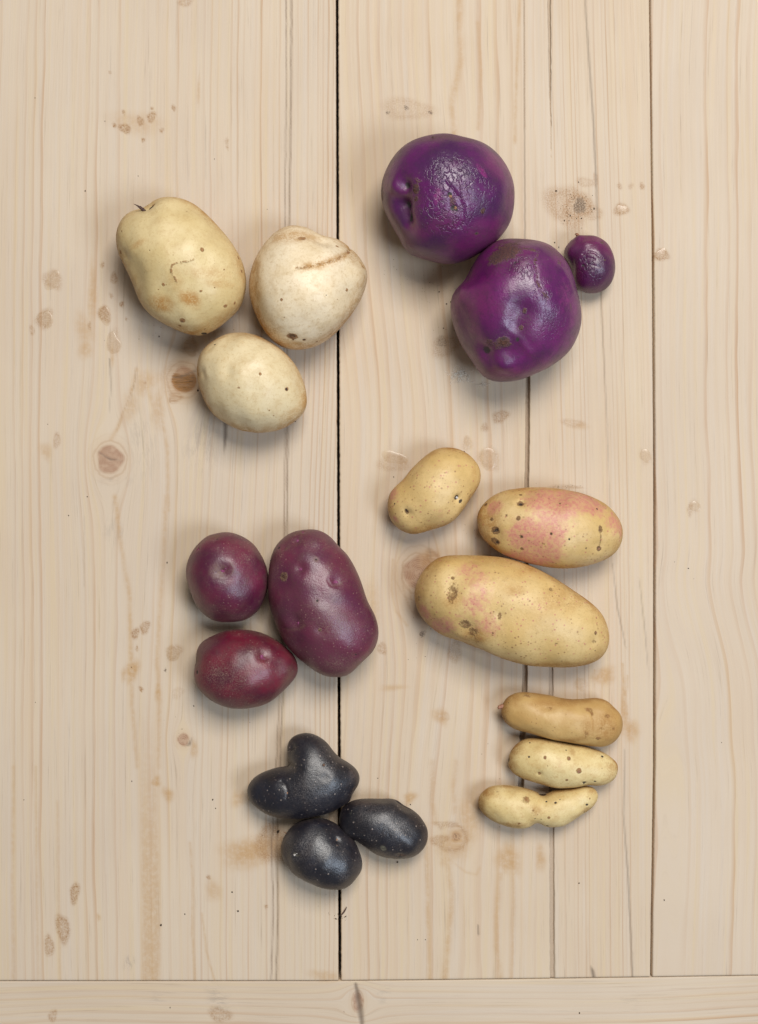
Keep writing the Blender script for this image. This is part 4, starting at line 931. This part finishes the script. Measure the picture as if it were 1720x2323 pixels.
potato('fingerling_potato', 'C6', [(480,140),(560,132),(650,137),(740,150),(830,165),(920,190),(1010,203),(1100,202),(1190,193),(1270,190),(1340,200),(1400,230),(1450,280),(1500,330),(1530,390),(1535,450),(1520,520),(1480,590),(1420,640),(1340,668),(1250,665),(1160,655),(1060,640),(960,622),(860,600),(760,580),(660,550),(570,525),(490,505),(420,470),(370,420),(340,360),(335,300),(355,240),(400,180)],
    'tan russet fingerling potato with a stem stub at its left end, topmost of the three', g6, m_f1, russet_bounce=1.15, thick=0.88, seed=177,
    feats=[('line',[(1190,290),(1225,340),(1240,420),(1240,500),(1235,560)],12,.30,'tan',.8),('scab',1205,310,55,26,20,.55),('bump',1330,300,110,.08),('dimple',1430,270,40,.12),('tan',1400,480,140,190,0,1.0),('tan',1000,220,420,40,-4,.9),('tan',430,200,100,70,0,.9),('tan',370,350,50,120,0,1.0),('tan',900,610,420,36,-12,.9),('tan',800,290,90,40,0,.6),('tan',1180,500,60,110,0,.8),
           ('scab',1380,370,40,26,0,.55),('scab',1445,490,24,20,0,.6),('scab',1330,490,32,20,0,.52),('scab',1300,590,44,22,0,.55),('scab',1180,540,30,40,0,.5),('scab',800,290,50,22,0,.48),('scab',1230,340,18,40,0,.6),('scab',600,170,70,20,0,.45),('dark',405,235,8,5),('scab',365,380,24,30,0,.5)],
    parts=[('stem_stub',350,268,26,'rosy',0.6,62,(-.95,-.05,.18))])

potato('fingerling_potato', 'C6', [(560,600),(640,585),(720,588),(800,598),(900,618),(1000,640),(1100,655),(1200,678),(1300,710),(1380,745),(1440,790),(1480,830),(1488,880),(1475,950),(1440,1000),(1380,1035),(1300,1055),(1210,1050),(1120,1060),(1010,1075),(900,1073),(800,1058),(700,1030),(600,1000),(520,970),(450,925),(410,870),(405,800),(420,740),(455,680),(500,635)],
    'pale yellow fingerling potato dotted with round brown scabs, middle of the three', g6, m_f2, russet_bounce=1.15, thick=0.86, seed=188,
    feats=[('bump',900,800,200,.04),('line',[(1250,700),(1240,850),(1200,1050)],50,.06,None,0),('scab',1100,912,30,32),('scab',1002,788,23,25),('scab',765,777,17,19),('dark',613,770,11,12),('dark',620,632,9),('dark',977,707,9,7),('dark',1335,765,17,12),('dark',1155,1026,26,10,8),('dark',1260,1016,15,9,25),
           ('dimple',715,937,28,.3),('scab',715,937,17,20),('scab',985,1000,17,17,0,.7),('dark',408,800,16,30,0,.9),('dark',512,962,9,7),('scab',792,860,5),('scab',1350,938,6),('tan',1030,720,30,50,0,.6),('tan',480,700,90,60,-35,.8),('tan',440,880,50,90,0,.9),('tan',700,1030,240,40,12,.9),('tan',1430,900,70,120,0,.6),('tan',1100,1065,200,24,0,.7),('tan',900,625,300,24,8,.5)],
    parts=[('scab',1100,912,20,'brown','crust'),('scab',1002,788,15,'brown','crust'),('scab',765,777,10,'brown','crust'),('soil_crust',1155,1026,13,'soil','crust'),('soil_crust',1335,765,9,'soil','crust'),('soil_crust',412,795,14,'soil','crust')])

potato('fingerling_potato', 'C6', [(290,1050),(380,1052),(460,1062),(550,1075),(630,1095),(690,1120),(740,1138),(790,1130),(840,1105),(920,1092),(1010,1080),(1100,1068),(1180,1058),(1240,1070),(1280,1110),(1293,1160),(1275,1210),(1230,1270),(1170,1315),(1100,1355),(1030,1400),(960,1440),(880,1460),(800,1460),(740,1440),(690,1425),(640,1450),(570,1468),(500,1470),(420,1455),(330,1430),(250,1400),(180,1350),(130,1295),(108,1230),(115,1170),(150,1120),(210,1070)],
    'pale fingerling potato pinched at its waist, lowest of the three', g6, m_f3, russet_bounce=1.15, thick=0.82, centre=(720,1280), seed=199, smooth=6,
    feats=[('line',[(740,1140),(725,1250),(690,1420)],50,.18,None,0),('scab',575,1190,56,52,0,.62),('dark',778,1207,11),('dark',873,1222,14,13),('dark',917,1190,7),('dark',1180,1243,18,13,20),('scab',808,1370,15),('dark',672,1385,9,6),('scab',515,1427,18,14,0,.7),('scab',300,1115,20,14,20,.6),('dark',790,1452,16,8),('dark',500,1468,24,8),('dark',655,1448,18,8,25),('dark',730,1390,6),
           ('dark',740,1132,46,14,0,.85),('scab',655,1300,16,12,0,.6),('scab',480,1217,10,8,0,.5),('dark',1155,1315,6,12),('scab',1210,1178,7,9),('dark',830,1132,5),('tan',190,1130,80,70,0,.8),('tan',130,1270,36,100,0,.8),('tan',430,1445,200,36,0,.8),('tan',1180,1290,140,30,-32,.6),('tan',680,1300,60,60,0,.6),('tan',1240,1110,60,40,0,.6)],
    parts=[('soil_crust',740,1134,18,'soil','crust'),('soil_crust',1180,1244,9,'soil','crust'),('soil_crust',873,1222,7,'soil','crust'),('soil_crust',790,1454,9,'soil','crust')])

# ------------------------------------------------------------------ small things on the table
def drop_mat():
    m = bpy.data.materials.new('clear_resin'); m.use_nodes = True
    t = m.node_tree; t.nodes.clear()
    out = t.nodes.new('ShaderNodeOutputMaterial'); mx = t.nodes.new('ShaderNodeMixShader')
    tr = t.nodes.new('ShaderNodeBsdfTransparent'); tr.inputs[0].default_value = (0.98, 0.96, 0.93, 1)
    gl = t.nodes.new('ShaderNodeBsdfGlossy'); gl.inputs['Roughness'].default_value = 0.22
    lw = t.nodes.new('ShaderNodeLayerWeight'); lw.inputs['Blend'].default_value = 0.5
    pw = t.nodes.new('ShaderNodeMath'); pw.operation = 'POWER'; pw.inputs[1].default_value = 3.0
    fr = t.nodes.new('ShaderNodeMath'); fr.operation = 'MULTIPLY_ADD'; fr.inputs[1].default_value = 0.18; fr.inputs[2].default_value = 0.028
    t.links.new(lw.outputs['Facing'], pw.inputs[0]); t.links.new(pw.outputs[0], fr.inputs[0])
    no = t.nodes.new('ShaderNodeTexNoise'); no.inputs['Scale'].default_value = 500
    bp = t.nodes.new('ShaderNodeBump'); bp.inputs['Strength'].default_value = 0.1; bp.inputs['Distance'].default_value = 0.0004
    tc = t.nodes.new('ShaderNodeTexCoord')
    L = t.links.new
    L(tc.outputs['Object'], no.inputs['Vector']); L(no.outputs['Fac'], bp.inputs['Height']); L(bp.outputs[0], gl.inputs['Normal'])
    L(fr.outputs[0], mx.inputs[0]); L(tr.outputs[0], mx.inputs[1]); L(gl.outputs[0], mx.inputs[2]); L(mx.outputs[0], out.inputs[0])
    return m
M_DROP = drop_mat()
def resin_drop(crop, x, y, rx, ry, ang, label, seed):
    px, py = cp(crop, x, y); k = CROPS[crop][2]
    a, b = rx/k*S, ry/k*S; r_ = np.random.default_rng(seed)
    n, rings = 40, 9
    al = np.linspace(0, 2*math.pi, n, endpoint=False)
    out = 1 + 0.14*np.sin(al+r_.uniform(0, 6)) + 0.12*np.sin(2*al+r_.uniform(0, 6)) + 0.08*np.sin(3*al+r_.uniform(0, 6))
    V, F = [(0, 0, 0)], []
    h = 0.11*min(a, b)
    V = []
    for i in range(rings):
        s = math.cos(i/(rings)*math.pi/2); z = h*math.sin(i/rings*math.pi/2)**0.8
        for q, o_ in zip(al, out): V.append((a*s*o_*math.cos(q), b*s*o_*math.sin(q), z-0.00002))
    for i in range(rings-1):
        for q in range(n): F.append((i*n+q, i*n+(q+1) % n, (i+1)*n+(q+1) % n, (i+1)*n+q))
    V.append((0, 0, h)); t = len(V)-1
    for q in range(n): F.append(((rings-1)*n+q, (rings-1)*n+(q+1) % n, t))
    me = bpy.data.meshes.new('resin_drop'); me.from_pydata(V, [], F)
    me.polygons.foreach_set('use_smooth', np.ones(len(me.polygons), dtype=bool))
    o = link('resin_drop', me, M_DROP, None, (wx(px), wy(py), 0.00012))
    o.rotation_euler.z = math.radians(ang)
    tag(o, label, 'resin drop', 'clear drops on the planks')
for i, d in enumerate([
    ('W3',765,582,50,70,0,'clear oval drop on the left plank, nearest below the dark-ringed one'),
    ('W3',1275,612,46,66,35,'clear drop wedged between two cream potatoes above the brown knot'),
    ('W3',708,398,44,62,10,'cracked dark brown drop left of the largest cream potato'),
    ('W3',298,425,52,58,0,'round tan drop, lower of the two at the far left'),
    ('W3',358,160,44,68,-25,'tall tan drop, upper of the two at the far left'),
    ('W4',1162,948,46,50,0,'round clear drop left of the crimson potato'),
    ('C5',95,140,78,44,-12,'flat shiny drop left of the small yellow potato'),
    ('C5',570,25,22,34,0,'narrow drop just above the small yellow potato'),
    ('C5',712,140,56,72,-15,'broad tan drop right of the small yellow potato'),
    ('W7',735,280,40,36,-35,'brown drop right of the soil smear above the tiny violet potato'),
    ('W7',1005,575,36,44,-20,'brown drop touching the right seam on the right plank'),
    ('W8',868,215,38,42,0,'clear round drop just left of the right seam'),
    ('W8',1192,535,34,36,0,'clear small drop alone on the right plank'),
    ('W8',450,1690,32,46,0,'clear drop above the tan russet fingerling')]):
    resin_drop(*d, seed=300+i)

# dark splinter in the gap
me = bpy.data.meshes.new('wood_splinter')
V, F = [], []
for i in range(6):
    f = i/5; L = 0.0062*(f-0.5)
    for q in range(6):
        a = q*math.pi/3; r = 0.00045*(1-0.7*abs(2*f-1)**2)
        V.append((r*math.cos(a)+0.0003*math.sin(f*3), L, r*math.sin(a)))
for i in range(5):
    for q in range(6): F.append((i*6+q, i*6+(q+1) % 6, (i+1)*6+(q+1) % 6, (i+1)*6+q))
F += [tuple(range(5, -1, -1)), tuple(range(30, 36))]
me.from_pydata(V, [], F)
o = link('wood_splinter', me, bud_mats['dark'], None, (wx(780), wy(2067), 0.0005)); o.rotation_euler = (0.05, 0, math.radians(-33))
tag(o, 'short dark splinter lying beside the gap below the black potatoes', 'splinter')

# crumbs of soil (uncountable)
V0, F0 = ICO[3]
CV, CF, off = [], [], 0
spots = [('W1',153,427,3),('W1',372,832,4),('W1',458,528,3),('W1',935,693,3),('W1',603,767,3),('W1',1165,912,2),('W4',1119,343,6),('W4',880,1043,4),('W5',928,142,5),('W5',940,180,3),('W5',1012,545,5),
         ('W5',1038,627,6),('W5',702,689,5),('W5',806,641,4),('W5',105,143,3),('W5',575,62,3),('W5',742,1048,3),('W5',1212,281,8),('W6',80,414,6),('W6',872,506,4),('W6',202,752,4),('W6',168,752,3),('W6',1243,580,4),('W6',874,1072,4),
         ('W7',450,98,6),('W7',555,275,7),('W7',300,157,9),('W7',291,502,6),('W7',318,535,5),('W7',395,322,6),('W7',470,340,5),('W7',355,355,5),('C2',493,1138,7),('C2',445,1060,6),('C2',520,1125,6),('C2',1192,742,5),('C2',1218,770,4),
         ('W3',585,1613,5),('W3',1325,902,8),('W3',320,1128,4),('W8',1150,942,5),('W8',1185,1010,3),('W8',1060,900,3),('W8',1365,2072,3),('C4',1140,450,5),('C4',1300,1135,8),('C4',1405,665,6),('C6',145,742,4),('C6',205,640,4),('C6',322,985,6),('C5',95,262,4),('W4',460,28,5),('W4',238,1278,4)]
r_ = np.random.default_rng(5)
for _ in range(60):   # finer dust in the smear
    spots.append(('W7', 440+r_.normal()*55, 260+r_.normal()*60, r_.uniform(1.5, 3.5)))
for _ in range(60): spots.append(('C2', 470+r_.normal()*90, 1010+r_.normal()*90, r_.uniform(1.0, 2.2)))
for _ in range(25): spots.append(('C5', 1190+r_.normal()*70, 322+r_.normal()*7, r_.uniform(1.2, 2.6)))
for c, x, y, sp_, n_ in (('C2',330,900,150,30),('C2',560,1320,60,20),('C1',300,900,130,14),('C3',250,1500,160,16),('C4',300,900,110,22),('C4',700,1390,150,22),('C6',350,760,70,16),('C6',500,1500,160,18),('C5',350,1330,120,18),('C5',600,600,80,10),('C2',1300,1100,60,10),('W5',1480,650,25,30)):
    for _ in range(n_): spots.append((c, x+r_.normal()*sp_, y+r_.normal()*sp_*.5, abs(r_.normal())*1.6+0.9))
for c, x, y, r in spots:
    px, py = cp(c, x, y); R = 0.62*r/CROPS[c][2]*S
    v = V0*(1+0.35*lump(V0, int(x*3+y), 1.2))[:, None]*np.array([R*r_.uniform(.7, 1.3), R*r_.uniform(.8, 1.6), R*.7]) + np.array([wx(px), wy(py), R*.45])
    CV.append(v); CF.append(F0+off); off += len(v)
o = link('soil_crumbs', mesh_from('soil_crumbs', np.vstack(CV), np.vstack(CF)), bud_mats['soil'])
tag(o, 'scattered dark crumbs of dry soil on the planks', 'soil', kind='stuff')

Mf = Mat('white_fibre'); white_fibre = Mf.out(Base_Color=Mf.mix(Mf.noise(Mf.pos(), 300.0), (0.80, 0.74, 0.64), (0.88, 0.82, 0.72)), Roughness=0.8)
# pale fibre fluff beside the lumpy violet potato
CV, CF, off = [], [], 0
fl = np.random.default_rng(17)
def fibre(p, ang, L, rad, turns):
    global off
    n = 9; pts = []
    x, y = p; z = 0.0004
    for i in range(n):
        pts.append((x, y, z)); x += math.cos(ang)*L/n; y += math.sin(ang)*L/n
        ang += turns*fl.normal(); z = max(0.0003, z+fl.normal()*0.0002)
    for i, q in enumerate(pts):
        for a in range(4):
            CV.append((q[0]+rad*math.cos(a*math.pi/2), q[1]+rad*math.sin(a*math.pi/2)*.7, q[2]+rad*math.sin(a*math.pi/2)*.7))
    for i in range(n-1):
        for a in range(4): CF.append((off+i*4+a, off+i*4+(a+1) % 4, off+(i+1)*4+(a+1) % 4, off+(i+1)*4+a))
    off += n*4
for _ in range(90):
    x, y = cp('C2', 575+fl.normal()*26, 1600+fl.normal()*22)
    fibre((wx(x), wy(y)), fl.uniform(0, 6.28), 0.0032, 0.00009, 0.6)
for _ in range(16):
    x, y = cp('C2', 715+fl.normal()*16, 1660+fl.normal()*6)
    fibre((wx(x), wy(y)), fl.uniform(-.5, .5), 0.0035, 0.00005, 0.4)
o = link('fibre_fluff', mesh_from('fibre_fluff', np.array(CV), np.array(CF)), white_fibre)
tag(o, 'tuft of whitish fluff below left of the lumpy violet potato', 'fluff')
